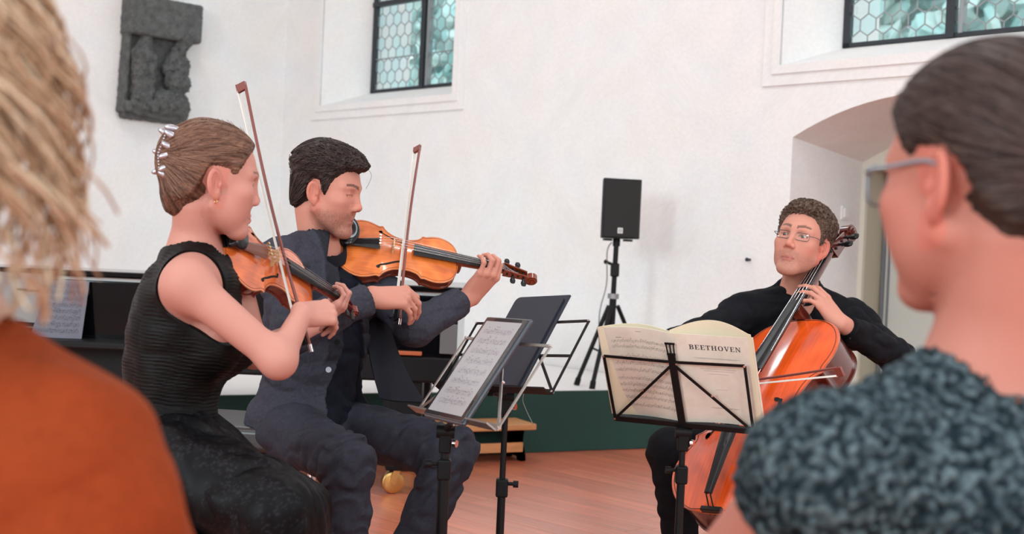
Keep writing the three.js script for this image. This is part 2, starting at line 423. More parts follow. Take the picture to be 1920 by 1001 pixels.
const win = (n, a, seenTo, label) => {
  const w = new THREE.Group(); w.name = `window_${n}`; w.userData = { kind: 'structure', label }; scene.add(inRoom(w));
  const X0 = a - WIN_HALF, X1 = a + WIN_HALF, rnd = mulberry(70 + n), z = GLASS_Z, bars = (l) => l.map((b) => b.translate(0, 0, z));
  part('outer_frame', bars([box(0.045, WIN_TOP - WIN_BOTTOM, 0.035, X0 + 0.0225, (WIN_TOP + WIN_BOTTOM) / 2), box(0.045, WIN_TOP - WIN_BOTTOM, 0.035, X1 - 0.0225, (WIN_TOP + WIN_BOTTOM) / 2), box(2 * WIN_HALF, 0.025, 0.035, a, WIN_BOTTOM + 0.0125), box(2 * WIN_HALF, 0.05, 0.06, a, WIN_TOP - 0.025)]), steel, w);
  part('mullion', bars([box(0.05, WIN_TOP - WIN_BOTTOM, 0.045, a, (WIN_TOP + WIN_BOTTOM) / 2, 0.006)]), steel, w);
  part('transom', bars([box(2 * WIN_HALF, 0.04, 0.045, a, WIN_BOTTOM + 0.74, 0.006)]), steel, w);
  part('sash_bar', bars([box(0.022, 0.7, 0.05, a + 0.06, WIN_BOTTOM + 0.37)]), lead, w);
  part('glazing_bar', bars([box(2 * WIN_HALF - 0.06, 0.006, 0.02, a, WIN_BOTTOM + 0.28)]), lead, w);
  for (const s of [0.2, 0.55]) part('hinge', bars([rod(V(X0 + 0.052, WIN_BOTTOM + s, 0.036), V(X0 + 0.052, WIN_BOTTOM + s + 0.05, 0.036), 0.007)]), steel, w);
  const cames = [], more = [];
  let count = 0;
  for (let r = 0, y = WIN_BOTTOM + 0.03; y < WIN_TOP + 0.05; y += HEX_ROW, r++) for (let x = X0 + (r % 2 ? HEX_W / 2 : 0); x < X1 + HEX_W; x += HEX_W) {
    const full = hexPoly(x, y), poly = clipPoly(full, X0 + 0.04, X1 - 0.04, WIN_BOTTOM + 0.02, WIN_TOP - 0.04);
    if (poly.length < 3) continue;
    const whole = poly.length === 6 && poly.every((p, i) => Math.hypot(p[0] - full[i][0], p[1] - full[i][1]) < 1e-6), g = whole ? hexGeo : extrude(poly.map(([px, py]) => [px - x, py - y]), 0.003);
    if (y < seenTo) { const m = part(count ? `pane_${String(count).padStart(3, '0')}` : 'pane', g, paneGlass[Math.floor(rnd() * 3)], w); m.position.set(x, y, z - 0.0015); m.rotation.set((rnd() - 0.5) * 0.02, (rnd() - 0.5) * 0.02, 0); count++; }
    else more.push(g.clone().translate(x, y, z - 0.0015));
    for (const [i, j] of [[0, 1], [1, 2], [2, 3]]) {
      const c = clipPoly([full[i], full[j], [(full[i][0] + full[j][0]) / 2 + 1e-4, (full[i][1] + full[j][1]) / 2 + 1e-4]], X0 + 0.03, X1 - 0.03, WIN_BOTTOM, WIN_TOP);
      if (c.length >= 3) cames.push(bar(V(full[i][0], full[i][1], z), V(full[j][0], full[j][1], z), 0.0045, 0.007, V(0, 0, 1)).applyMatrix4(new THREE.Matrix4()));
    }
  }
  part('lead_cames', cames, lead, w);
  const m = part('upper_panes', more, paneGlass[0], w); m.userData.kind = 'stuff';
};
win(1, WIN_A[0], WIN_BOTTOM + 0.95, 'leaded window with honeycomb panes above the dark-haired violinist');
win(2, WIN_A[1], WIN_BOTTOM + 0.5, 'leaded window with honeycomb panes above the arched door niche');
{ // the windows out of view that let the daylight in
  let n = 3;
  const simple = (p, turn, label) => {
    const w = new THREE.Group(); w.name = `window_${n++}`; w.userData = { kind: 'structure', label }; scene.add(w);
    w.position.copy(p); w.rotation.y = ROOM_TURN + turn;
    part('frame', [box(0.05, 2.5, 0.06, -0.65), box(0.05, 2.5, 0.06, 0.65), box(0.04, 2.5, 0.06), ...[-1.225, -0.4, 0.4, 1.225].map((y) => box(1.35, 0.05, 0.06, 0, y))], steel, w);
    for (const x of [-0.325, 0.325]) for (const y of [-0.8, 0, 0.8]) part('pane', box(0.6, 0.76, 0.004, x, y), paneGlass[0], w);
  };
  for (const a of [3.9, 8.2, 12.5]) simple(roomPoint(a, 3.35, ROOM_W + 0.15), 0, 'tall steel window behind the audience');
  for (const b of [3.0, 7.4, 11.8]) simple(roomPoint(ROOM_L + 0.15, 3.35, b), Math.PI / 2, 'tall steel window in the end wall');
}
// plaster bands round the window recesses
WIN_A.forEach((a, i) => {
  const frame = (x0, x1, y0, y1, w, t) => [box(w, y1 - y0, t, x0 - w / 2, (y0 + y1) / 2, t / 2), box(w, y1 - y0, t, x1 + w / 2, (y0 + y1) / 2, t / 2), box(x1 - x0 + 2 * w, w, t, (x0 + x1) / 2, y0 - w / 2, t / 2), box(x1 - x0 + 2 * w, w, t, (x0 + x1) / 2, y1 + w / 2, t / 2)];
  structure(`trim_${i + 1}`, metricUV(join([...frame(a - 0.825, a + 0.825, 2.235, 4.95, 0.115, 0.013), ...frame(a - 0.825, a + 0.825, 2.235, 4.95, 0.05, 0.024)])), plaster);
});

// ---- door at the back of the arched niche
{
  const d = new THREE.Group(); d.name = 'door_1'; d.userData = { kind: 'structure', label: 'pale grey door set deep in the arched niche' }; scene.add(inRoom(d));
  const jamb = std(rgb(0.56, 0.53, 0.42), 0.6), leaf = std(rgb(0.6, 0.62, 0.57), 0.5), x0 = NICHE[0], x1 = NICHE[1];
  const head = new THREE.Shape([[x0 - 0.1, -0.2], [x1 + 0.1, -0.2], [x1 + 0.1, 2.2], [x0 - 0.1, 2.2]].map((p) => new THREE.Vector2(...p)));
  head.holes.push(new THREE.Path([[x0 + 0.03, -0.25 + 0.05], [x0 + 0.03, 1.70], [x1 - 0.12, 1.70], [x1 - 0.12, -0.2]].map((p) => new THREE.Vector2(...p))));
  part('surround', new THREE.ExtrudeGeometry(head, { depth: 0.03, bevelEnabled: false }).translate(0, 0, -0.83), std(rgb(0.74, 0.72, 0.62), 0.7), d);
  part('jamb', [box(0.05, 1.95, 0.26, x0 + 0.005, 0.775, -0.96), box(0.05, 1.95, 0.26, x1 - 0.095, 0.775, -0.96), box(x1 - x0, 0.05, 0.26, (x0 + x1) / 2, 1.725, -0.96)], jamb, d);
  part('leaf', [rbox(x1 - x0 - 0.16, 1.88, 0.045, 0.004, (x0 + x1) / 2 - 0.045, 0.77, -1.06)], leaf, d);
  part('edge_strip', [box(0.018, 1.88, 0.02, x0 + 0.05, 0.77, -1.03), box(0.01, 1.88, 0.014, x0 + 0.085, 0.77, -1.033)], std(rgb(0.22, 0.24, 0.27), 0.4, { metalness: 0.4 }), d);
  const h = part('handle', [rod(V(x1 - 0.22, 0.95, -1.035), V(x1 - 0.22, 0.95, -0.98), 0.009), rod(V(x1 - 0.22, 0.95, -0.98), V(x1 - 0.34, 0.95, -0.98), 0.009)], std(rgb(0.6, 0.6, 0.6), 0.3, { metalness: 1 }), d);
  h.userData.label = 'metal lever handle';
}
{
  const s = inRoom(thing('light_switch', 'small white light switch on the side of the niche', 'switch'));
  const w = std(rgb(0.82, 0.82, 0.8), 0.4);
  part('plate', rbox(0.014, 0.085, 0.085, 0.004, NICHE[0] + 0.007, 1.42, -0.6), w, s);
  part('rocker', rbox(0.012, 0.055, 0.05, 0.003, NICHE[0] + 0.019, 1.42, -0.6).rotateZ(0), w, s);
}
{
  const h = thing('wall_hook', 'tiny dark hook in the white wall left of the cellist', 'hook');
  const p = at(1411, 487, 7.2), q = roomPoint(0, 0, 0), n = V(-Math.SQRT1_2, 0, Math.SQRT1_2);
  const dist = p.clone().sub(q).dot(n); p.addScaledVector(n, -dist);
  part('peg', [rod(p.clone().addScaledVector(n, -0.01), p.clone().addScaledVector(n, 0.03), 0.008), ball(p.clone().addScaledVector(n, 0.03), 0.012)], steel, h);
}
// ---- trees and a pale house outside
{
  const leafMat = std(rgb(0.6, 0.78, 0.76), 0.9), rnd = mulberry(91);
  const geo = new THREE.IcosahedronGeometry(0.12, 0); geo.scale(1, 0.35, 1);
  for (const [a, b, hgt, label] of [[-3.6, -6.5, 3.6, 'pale green tree outside the window above the violinist'], [3.2, -7, 3.1, 'pale green tree outside the window above the niche']]) {
    const t = thing('tree', label, 'tree'); t.position.copy(roomPoint(a, 0, b));
    part('trunk', rod(V(0, -0.6, 0), V(0, hgt, 0), 0.16, 0.09), std(rgb(0.2, 0.17, 0.14), 0.9), t);
    const im = new THREE.InstancedMesh(geo, leafMat, 2600); im.name = 'foliage'; im.userData.kind = 'stuff'; im.castShadow = im.receiveShadow = true;
    const m = new THREE.Matrix4(), q = new THREE.Quaternion(), e = new THREE.Euler();
    for (let i = 0; i < 2600; i++) {
      const u = rnd() * 2 - 1, th = rnd() * 6.283, r = Math.cbrt(rnd()), s = Math.sqrt(1 - u * u);
      m.compose(V(r * s * Math.cos(th) * 2.6, hgt + 0.9 + r * u * 2.4, r * s * Math.sin(th) * 2.4), q.setFromEuler(e.set(rnd() * 6, rnd() * 6, rnd() * 6)), V(1, 1, 1).multiplyScalar(0.8 + rnd()));
      im.setMatrixAt(i, m);
    }
    t.add(im);
  }
  const lawn = inRoom(thing('courtyard_ground', 'pale ground of the courtyard outside the windows', 'ground'));
  part('paving', box(40, 0.2, 30, 5, -0.72, -16.5), std(rgb(0.5, 0.5, 0.46), 0.95), lawn);
}
// ---------------------------------------------------------------- stage, piano and other furniture
const blackMetal = std(rgb(0.007, 0.007, 0.008), 0.42, { metalness: 0.1, specularIntensity: 0.45 });
const blackGloss = std(rgb(0.003, 0.003, 0.004), 0.1, { specularIntensity: 0.35 });
const blackSatin = std(rgb(0.006, 0.006, 0.007), 0.45, { specularIntensity: 0.35 });
const chrome = std(rgb(0.75, 0.76, 0.78), 0.18, { metalness: 1 });
const brass = std(rgb(0.6, 0.36, 0.13), 0.3, { metalness: 1 });
const stageFront = (x) => 6.63 + 0.52 * x;   // distance of the stage front at a given x
{
  const s = thing('stage_platform', 'low stage platform with a pale top and green fabric skirt', 'stage');
  const P = [[-1.45, stageFront(-1.45)], [1.27, stageFront(1.27)], [-2.0, 10.53], [-2.85, 9.74]];
  const shape = new THREE.Shape(P.map(([x, d]) => new THREE.Vector2(x, d)));
  const top = new THREE.ExtrudeGeometry(shape, { depth: 0.03, bevelEnabled: false }).rotateX(-Math.PI / 2).translate(0, 0.31, 0);
  const body = new THREE.ExtrudeGeometry(shape, { depth: 0.31, bevelEnabled: false }).rotateX(-Math.PI / 2);
  part('deck', top, std(rgb(0.8, 0.79, 0.78), 0.5), s);
  part('platform', body, std(rgb(0.03, 0.05, 0.045), 0.8), s);
  const cloth = std(rgb(0.014, 0.052, 0.043), 0.9, { sheen: 0.3, sheenColor: rgb(0.1, 0.3, 0.25), sheenRoughness: 0.6 });
  const skirt = (x0, d0, x1, d1, seed, n) => {
    const a = V(x0, 0, -d0), b = V(x1, 0, -d1), dir = b.clone().sub(a), L = dir.length(); dir.normalize();
    const out = new THREE.Vector3().crossVectors(dir, V(0, 1, 0)).multiplyScalar(1);
    return slab((u, v) => {
      const q = u * L, w = 0.012 + 0.008 * noise3(q * 3, v * 0.8, seed) * (1 - 0.7 * v) + 0.004 * Math.sin(q * 9 + noise3(q, 0, seed) * 3) * (1 - v);
      return a.clone().addScaledVector(dir, q).addScaledVector(out, w).setY(0.004 + v * 0.334);
    }, n, 8, 0.004);
  };
  part('fabric_skirt', skirt(-1.45, stageFront(-1.45), 1.25, stageFront(1.25), 1, 160), cloth, s);
  part('fabric_skirt', skirt(-2.85, 9.74, -1.45, stageFront(-1.45), 2, 60), cloth, s);
}
{ // wooden step in front of the stage
  const s = thing('wooden_step', 'small pine step with curved side panels before the green stage', 'step');
  const pine = std(0xffffff, 0.5, { map: texture(512, 128, (u, v) => { const g = tileNoise(u, v, 4, 26, 61) * 0.5 + tileNoise(u, v, 8, 80, 63) * 0.4, k = 0.9 + 0.1 * g; return [0.86 * k, 0.6 * k, 0.38 * k]; }), clearcoat: 0.15 });
  const dark = std(rgb(0.2, 0.1, 0.055), 0.6);
  const R = at(994, 862, 6.42).setY(0), dir = V(1, 0, -0.52).normalize();
  s.position.copy(R); s.rotation.y = Math.atan2(0.52, 1);
  const uvw = (g) => { const p = g.attributes.position, uv = g.attributes.uv; for (let i = 0; i < p.count; i++) uv.setXY(i, p.getX(i) / 0.7, p.getY(i) + p.getZ(i) * 2); return g; };
  part('tread', uvw(rbox(0.62, 0.032, 0.24, 0.006, -0.29, 0.184, -0.1)), pine, s);
  part('brace', uvw(rbox(0.5, 0.05, 0.02, 0.003, -0.29, 0.075, -0.02)), pine, s);
  const side = [[-0.12, 0], [-0.075, 0], [-0.06, 0.02], [0.02, 0.02], [0.035, 0], [0.08, 0], [0.078, 0.03], [0.05, 0.075], [0.042, 0.11], [0.055, 0.168], [-0.11, 0.168], [-0.1, 0.11], [-0.105, 0.06]];
  for (const x of [-0.03, -0.57]) part('side_panel', extrude(side, 0.026, 0.003).rotateY(Math.PI / 2).scale(1, 1, -1).translate(x - 0.013, 0, -0.1), dark, s);
}
{ // loudspeaker on its tripod
  const g = thing('speaker_stand', 'black tripod stand under the loudspeaker on the stage', 'stand');
  const top = at(1156, 452, 7.19), foot = V(top.x - 0.012, 0.34, top.z), up = (t) => foot.clone().lerp(top, t);
  g.position.set(0, 0, 0);
  part('pole', rod(up(0.42), up(1), 0.0155), blackMetal, g);
  part('outer_tube', rod(up(0.12), up(0.62), 0.021), blackMetal, g);
  part('collar', [rod(up(0.6), up(0.635), 0.034)], std(rgb(0.3, 0.3, 0.31), 0.4, { metalness: 0.6 }), g);
  part('clamp', [rbox(0.05, 0.08, 0.05, 0.008, up(0.8).x, up(0.8).y, up(0.8).z)], blackMetal, g);
  part('clamp_knob', [rod(up(0.83), up(0.83).add(V(-0.055, 0.02, 0.01)), 0.009), ball(up(0.83).add(V(-0.055, 0.02, 0.01)), 0.014)], blackMetal, g);
  for (const [dx, dz] of [[-0.19, 0.1], [-0.11, 0.26], [0.26, -0.2]]) {
    const hub = up(0.55), f = V(foot.x + dx, 0.352, foot.z + dz);
    const leg = part('leg', [rod(hub.clone().add(V(dx * 0.12, 0, dz * 0.12)), f, 0.013), rod(up(0.2), hub.clone().lerp(f, 0.55), 0.006)], blackMetal, g);
    part('rubber_foot', rod(f.clone().setY(0.341), f.clone().add(V(-dx * 0.06, 0.03, -dz * 0.06)), 0.018, 0.017), blackSatin, leg);
  }
  part('cable', tube([up(0.99).add(V(-0.03, 0, 0.03)), up(0.95).add(V(-0.05, 0, 0.02)), up(0.7).add(V(-0.045, 0, 0.02)), up(0.5).add(V(-0.075, 0, 0.02)), up(0.2).add(V(-0.06, 0, 0.02))], 0.004), std(rgb(0.25, 0.25, 0.24), 0.6), g);
  const s = thing('loudspeaker', 'black loudspeaker box on the tripod against the white wall', 'loudspeaker');
  s.position.copy(top); s.rotation.y = 0.12;
  const W = 0.215, H = 0.345, Dp = 0.2;
  const cab = extrude([[-W / 2, 0], [W / 2, 0], [W / 2 - 0.035, -Dp], [-W / 2 + 0.035, -Dp]].map(([x, z]) => [x, z]), H, 0.006).rotateX(-Math.PI / 2).scale(1, 1, 1);
  cab.scale(1, 1, -1);
  { const p = cab.attributes.position; for (let i = 0; i < p.count; i++) p.setZ(i, -Math.abs(p.getZ(i)) + 0.1); cab.computeVertexNormals(); }
  part('cabinet', cab.translate(0, 0.015, 0), std(rgb(0.012, 0.012, 0.013), 0.55), s);
  const grilleTex = texture(64, 64, (u, v) => { const d = Math.hypot(((u * 8) % 1) - 0.5, ((v * 8) % 1) - 0.5), k = d < 0.33 ? 0 : 1; return [k, k, k]; }, false, [8, 12]);
  part('grille', rbox(W - 0.012, H - 0.014, 0.012, 0.004, 0, H / 2 + 0.015, 0.102), std(rgb(0.011, 0.011, 0.012), 0.6, { bumpMap: grilleTex, bumpScale: 0.001 }), s);
  const badge = part('badge', rbox(0.03, 0.032, 0.004, 0.001, -0.004, 0.06, 0.11), std(rgb(0.72, 0.72, 0.72), 0.4), s);
  part('badge_mark', [box(0.017, 0.003, 0.001, -0.004, 0.068, 0.1125), box(0.017, 0.003, 0.001, -0.004, 0.06, 0.1125), box(0.017, 0.003, 0.001, -0.004, 0.052, 0.1125), box(0.003, 0.019, 0.001, -0.011, 0.06, 0.1125), box(0.003, 0.019, 0.001, 0.003, 0.06, 0.1125)], std(rgb(0.25, 0.25, 0.25), 0.5), badge);
  part('foot_bracket', [rbox(0.05, 0.012, 0.05, 0.003, -0.06, 0.006, 0.03), rbox(0.05, 0.012, 0.05, 0.003, 0.06, 0.006, 0.03), rod(V(0, -0.03, 0), V(0, 0.02, 0), 0.022)], blackMetal, s);
}
{ // grand piano behind the violinists
  const p = thing('grand_piano', 'black polished grand piano behind the two violinists', 'piano');
  const Z = -5.36, yaw = 0, out = [[-2.6, 0.24], [-2.6, 0], [-0.25, 0], [-0.23, 0.02], [-0.23, 0.8], [-0.7, 0.78], [-1.35, 0.42], [-2.2, 0.4], [-2.55, 0.33]];
  const plan = (y0, y1, grow, bevel = 0.006) => {
    const sh = new THREE.Shape(out.map(([x, d]) => new THREE.Vector2(x, d)));
    return new THREE.ExtrudeGeometry(sh, { depth: y1 - y0 - 2 * bevel, bevelEnabled: true, bevelSize: grow, bevelThickness: bevel, bevelSegments: 3 }).rotateX(-Math.PI / 2).translate(0, y0 + bevel, Z);
  };
  part('case', plan(0.62, 0.885, 0.004), blackGloss, p);
  part('lid', plan(0.9, 0.928, 0.022, 0.008), blackGloss, p);
  part('lid_rim', plan(0.884, 0.901, -0.012, 0.002), std(rgb(0.55, 0.55, 0.55), 0.3), p);  // pale grey stands for the white reflection along the lid edge
  part('key_bed', [rbox(1.02, 0.115, 0.7, 0.012, -0.75, 0.562, Z - 0.33)], blackSatin, p);
  part('key_slip', [rbox(0.19, 0.018, 0.03, 0.004, -0.47, 0.632, Z + 0.015)], std(rgb(0.42, 0.1, 0.035), 0.35, { clearcoat: 0.5 }), p);
  const grey = std(rgb(0.13, 0.13, 0.135), 0.35);
  part('cheek', [rbox(0.075, 0.13, 0.02, 0.004, -0.262, 0.7, Z + 0.012)], grey, p);
  part('cheek', [rbox(0.06, 0.17, 0.02, 0.004, -0.545, 0.715, Z + 0.012)], grey, p);
  // made-up panel, slots and key strip for reflections in the gloss, with added ledge
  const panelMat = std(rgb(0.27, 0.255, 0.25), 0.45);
  part('ledge', [rbox(1.0, 0.03, 0.22, 0.008, -1.98, 0.62, Z + 0.11)], blackSatin, p);
  const pn = part('reflection_panel', [rbox(0.42, 0.25, 0.016, 0.004, -2.21, 0.79, Z + 0.012)], panelMat, p);
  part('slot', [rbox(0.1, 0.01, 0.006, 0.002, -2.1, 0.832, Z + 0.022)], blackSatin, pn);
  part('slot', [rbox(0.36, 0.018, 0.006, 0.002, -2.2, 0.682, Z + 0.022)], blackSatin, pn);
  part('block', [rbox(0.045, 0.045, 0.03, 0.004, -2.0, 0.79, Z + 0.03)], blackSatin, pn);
  part('lower_panel', [rbox(1.1, 0.34, 0.03, 0.004, -2.05, 0.45, Z - 0.02)], blackSatin, p);
  part('reflection_strip', [rbox(0.3, 0.02, 0.1, 0.004, -2.24, 0.646, Z + 0.12)], std(rgb(0.6, 0.55, 0.45), 0.5), p);
  // legs with brass casters
  for (const [x, z] of [[-0.452, Z - 0.07], [-0.45, Z - 0.62], [-2.35, Z - 0.2]]) {
    const leg = part('leg', extrude([[-0.055, 0], [0.055, 0], [0.075, 0.06], [0.075, 0.4]].concat([[-0.075, 0.4], [-0.075, 0.06]]), 0.13, 0.008).translate(x, 0.118, z - 0.065), blackSatin, p);
    part('caster_fork', [rbox(0.03, 0.02, 0.05, 0.004, x - 0.01, 0.112, z), bar(V(x - 0.012, 0.11, z + 0.03), V(x - 0.035, 0.05, z + 0.03), 0.026, 0.006, V(1, 0, 0)), bar(V(x - 0.012, 0.11, z - 0.03), V(x - 0.035, 0.05, z - 0.03), 0.026, 0.006, V(1, 0, 0))], brass, leg);
    const w = part('caster_wheel', new THREE.LatheGeometry([[0.001, -0.02], [0.02, -0.022], [0.03, -0.018], [0.046, -0.02], [0.05, -0.012], [0.05, 0.012], [0.046, 0.02], [0.03, 0.018], [0.02, 0.022], [0.001, 0.02]].map(([a, b]) => new THREE.Vector2(a, b)), 28).rotateX(Math.PI / 2).rotateY(0.35), brass, leg);
    w.position.set(x - 0.035, 0.0505, z);
  }
}
const staffPage = (w, h, seed, draw) => {
  const c = document.createElement('canvas'); c.width = w; c.height = h; const g = c.getContext('2d');
  draw(g, w, h, mulberry(seed));
  const t = new THREE.CanvasTexture(c); t.colorSpace = THREE.SRGBColorSpace; return t;
};
function staves(g, x0, x1, ys, gap, rnd, ink) {
  g.strokeStyle = ink; g.fillStyle = ink;
  for (const y of ys) {
    g.lineWidth = gap * 0.14;
    for (let i = 0; i < 5; i++) { g.beginPath(); g.moveTo(x0, y + i * gap); g.lineTo(x1, y + i * gap); g.stroke(); }
    for (let x = x0 + gap * 4; x < x1 - gap; x += gap * (1.3 + rnd() * 2)) {
      const ny = y + gap * (rnd() * 5 - 0.5), up = rnd() < 0.5;
      g.beginPath(); g.ellipse(x, ny, gap * 0.62, gap * 0.45, -0.3, 0, 7); g.fill();
      g.lineWidth = gap * 0.2; g.beginPath(); g.moveTo(x + (up ? 1 : -1) * gap * 0.55, ny); g.lineTo(x + (up ? 1 : -1) * gap * 0.55, ny + (up ? -3 : 3) * gap); g.stroke();
      if (rnd() < 0.4) { g.lineWidth = gap * 0.5; g.beginPath(); g.moveTo(x, ny - 3 * gap); g.lineTo(x + gap * 2.4, ny - 3 * gap + gap * (rnd() - 0.5)); g.stroke(); }
    }
    g.lineWidth = gap * 0.16;
    for (let k = 0; k <= 4; k++) { const x = lerp(x0, x1, k / 4); g.beginPath(); g.moveTo(x, y); g.lineTo(x, y + 4 * gap); g.stroke(); }
  }
}
{ // sheet standing for a music page reflected in the piano; its dimness is painted
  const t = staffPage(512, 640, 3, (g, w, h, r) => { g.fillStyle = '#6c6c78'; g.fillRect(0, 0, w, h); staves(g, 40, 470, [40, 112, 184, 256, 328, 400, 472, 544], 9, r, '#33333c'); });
  const s = tag(part('reflected_sheet', slab((u, v) => { const z = 0.02 * Math.sin(u * 3.1); return V(lerp(-0.105, 0.09, u) + (1 - v) * 0.0 - (v > 0.5 ? 0 : (0.5 - v) * 0.06 * (1 - u)), v * 0.245, z - v * 0.07); }, 12, 6, 0.0015), std(0xffffff, 0.7, { map: t }), scene), 'grey sheet standing in for a music page reflected in the black piano', 'reflected sheet');
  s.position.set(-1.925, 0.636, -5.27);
}
{ // long black bench on which the second violinist sits
  const b = thing('piano_bench', 'long black upholstered bench under the violinist in the suit', 'bench');
  const A = at(405, 783, 3.72), c = V(-0.86, 0, -3.74);
  b.position.set(c.x, 0, c.z); b.rotation.y = -0.12;
  part('cushion', rbox(0.64, 0.075, 0.36, 0.022, 0, 0.512, 0, 4), std(rgb(0.022, 0.022, 0.024), 0.32, { clearcoat: 0.3, clearcoatRoughness: 0.3 }), b);
  part('apron', rbox(0.58, 0.05, 0.31, 0.006, 0, 0.45, 0), blackSatin, b);
  for (const [x, z] of [[-0.25, -0.12], [0.25, -0.12], [-0.25, 0.12], [0.25, 0.12]]) part('leg', rod(V(x * 1.02, 0, z * 1.02), V(x, 0.44, z), 0.013), chrome, b);
}
function chair(x, z, turn, label, seatY = 0.44) {
  const c = thing('chair', label, 'chair'); c.position.set(x, 0, z); c.rotation.y = turn;
  part('seat', rbox(0.42, 0.04, 0.42, 0.015, 0, seatY - 0.02, 0, 3), blackSatin, c);
  for (const [lx, lz] of [[-0.18, -0.18], [0.18, -0.18], [-0.18, 0.18], [0.18, 0.18]]) part('leg', rod(V(lx * 1.08, 0, lz * 1.08), V(lx, seatY - 0.03, lz), 0.011), blackMetal, c);
  return c;
}
{ // stone relief on the left wall
  const s = thing('stone_relief', 'dark grey weathered stone relief with two figures on the wall', 'sculpture');
  const stone = new THREE.MeshPhysicalMaterial({ vertexColors: true, roughness: 0.88 });
  // local axes: x along the wall towards the corner, z out of the wall
  const m = new THREE.Matrix4().makeRotationY(Math.PI / 4).setPosition(at(286, 112, 9.72));
  const O = V().setFromMatrixPosition(m), nrm = V(Math.SQRT1_2, 0, Math.SQRT1_2), dist = O.clone().sub(ROOM_O).dot(nrm);
  O.addScaledVector(nrm, 0.022 - dist); s.position.copy(O); s.rotation.y = Math.PI / 4; s.scale.setScalar(0.77);
  const col = (x, y, z) => { const n = fbm(x * 9, y * 9, z * 9, 4), k = 0.1 + 0.045 * n + 0.018 * noise3(x * 40, y * 40, z * 40); return [k * 0.98, k * 1.02, k]; };
  const rough = (x, y, z, a = 1) => a * (0.009 * fbm(x * 11, y * 11, z * 11, 4) + 0.004 * noise3(x * 45, y * 45, z * 45));
  const bx = (cx, cy, cz, hx, hy, hz, r, lean = 0) => (x, y, z) => { x -= cx + lean * (y - cy); y -= cy; z -= cz; const a = Math.abs(x) - hx + r, b = Math.abs(y) - hy + r, c = Math.abs(z) - hz + r; return Math.hypot(Math.max(a, 0), Math.max(b, 0), Math.max(c, 0)) + Math.min(Math.max(a, b, c), 0) - r; };
  const back = bx(0.0, -0.02, 0.02, 0.33, 0.62, 0.045, 0.02, 0.05), canopy = bx(0.025, 0.4, 0.09, 0.4, 0.2, 0.12, 0.03, 0.02), edgeL = bx(-0.35, -0.12, 0.05, 0.025, 0.46, 0.07, 0.015, 0.04), foot = bx(-0.03, -0.56, 0.07, 0.34, 0.05, 0.1, 0.03);
  const slabF = (x, y, z) => Math.min(back(x, y, z), canopy(x, y, z), edgeL(x, y, z), foot(x, y + 0.12 * x, z)) + rough(x, y, z);
  part('slab', meshField(slabF, V(-0.5, -0.72, -0.04), V(0.5, 0.68, 0.3), 0.011, col, 0.02), stone, s);
  const fig1 = field([capsule(V(-0.2, -0.5, 0.13), V(-0.2, 0.0, 0.12), 0.1, 0.1, 0.05), capsule(V(-0.2, 0, 0.12), V(-0.16, 0.19, 0.12), 0.095, 0.06, 0.05), capsule(V(-0.26, 0.02, 0.17), V(-0.12, -0.02, 0.19), 0.05, 0.045, 0.03), capsule(V(-0.24, -0.1, 0.19), V(-0.26, -0.5, 0.17), 0.055, 0.05, 0.02), capsule(V(-0.12, -0.05, 0.18), V(-0.13, -0.48, 0.17), 0.05, 0.04, 0.015), ellipsoid(V(-0.08, -0.5, 0.2), [0.055, 0.07, 0.05], 0.015), ellipsoid(V(-0.22, -0.52, 0.2), [0.06, 0.05, 0.05], 0.015), cut(capsule(V(-0.17, -0.1, 0.26), V(-0.18, -0.5, 0.26), 0.03, 0.03, 0.02))]);
  part('carved_figure', meshField((x, y, z) => fig1(x, y, z) + rough(x, y, z, 1.8), V(-0.4, -0.65, -0.02), V(0.02, 0.3, 0.34), 0.008, col, 0.03), stone, s);
  const fig2 = field([ellipsoid(V(0.25, 0.21, 0.16), [0.075, 0.085, 0.08], 0.02), capsule(V(0.22, 0.14, 0.14), V(0.06, -0.1, 0.14), 0.07, 0.05, 0.03), capsule(V(0.06, -0.1, 0.15), V(0.16, -0.08, 0.18), 0.05, 0.04, 0.02), ellipsoid(V(0.22, -0.06, 0.13), [0.1, 0.14, 0.09], 0.03), ellipsoid(V(0.18, -0.22, 0.16), [0.13, 0.13, 0.1], 0.03), ellipsoid(V(0.24, -0.24, 0.2), [0.07, 0.08, 0.06], 0.02), capsule(V(0.02, -0.45, 0.13), V(0.2, -0.45, 0.14), 0.14, 0.13, 0.03), ellipsoid(V(0.26, -0.5, 0.16), [0.06, 0.12, 0.07], 0.02), cut(capsule(V(0.1, -0.32, 0.27), V(0.3, -0.36, 0.25), 0.035, 0.03, 0.02))]);
  part('carved_figure', meshField((x, y, z) => fig2(x, y, z) + rough(x, y, z, 2.2), V(-0.2, -0.68, -0.02), V(0.42, 0.36, 0.34), 0.008, col, 0.03), stone, s);
}
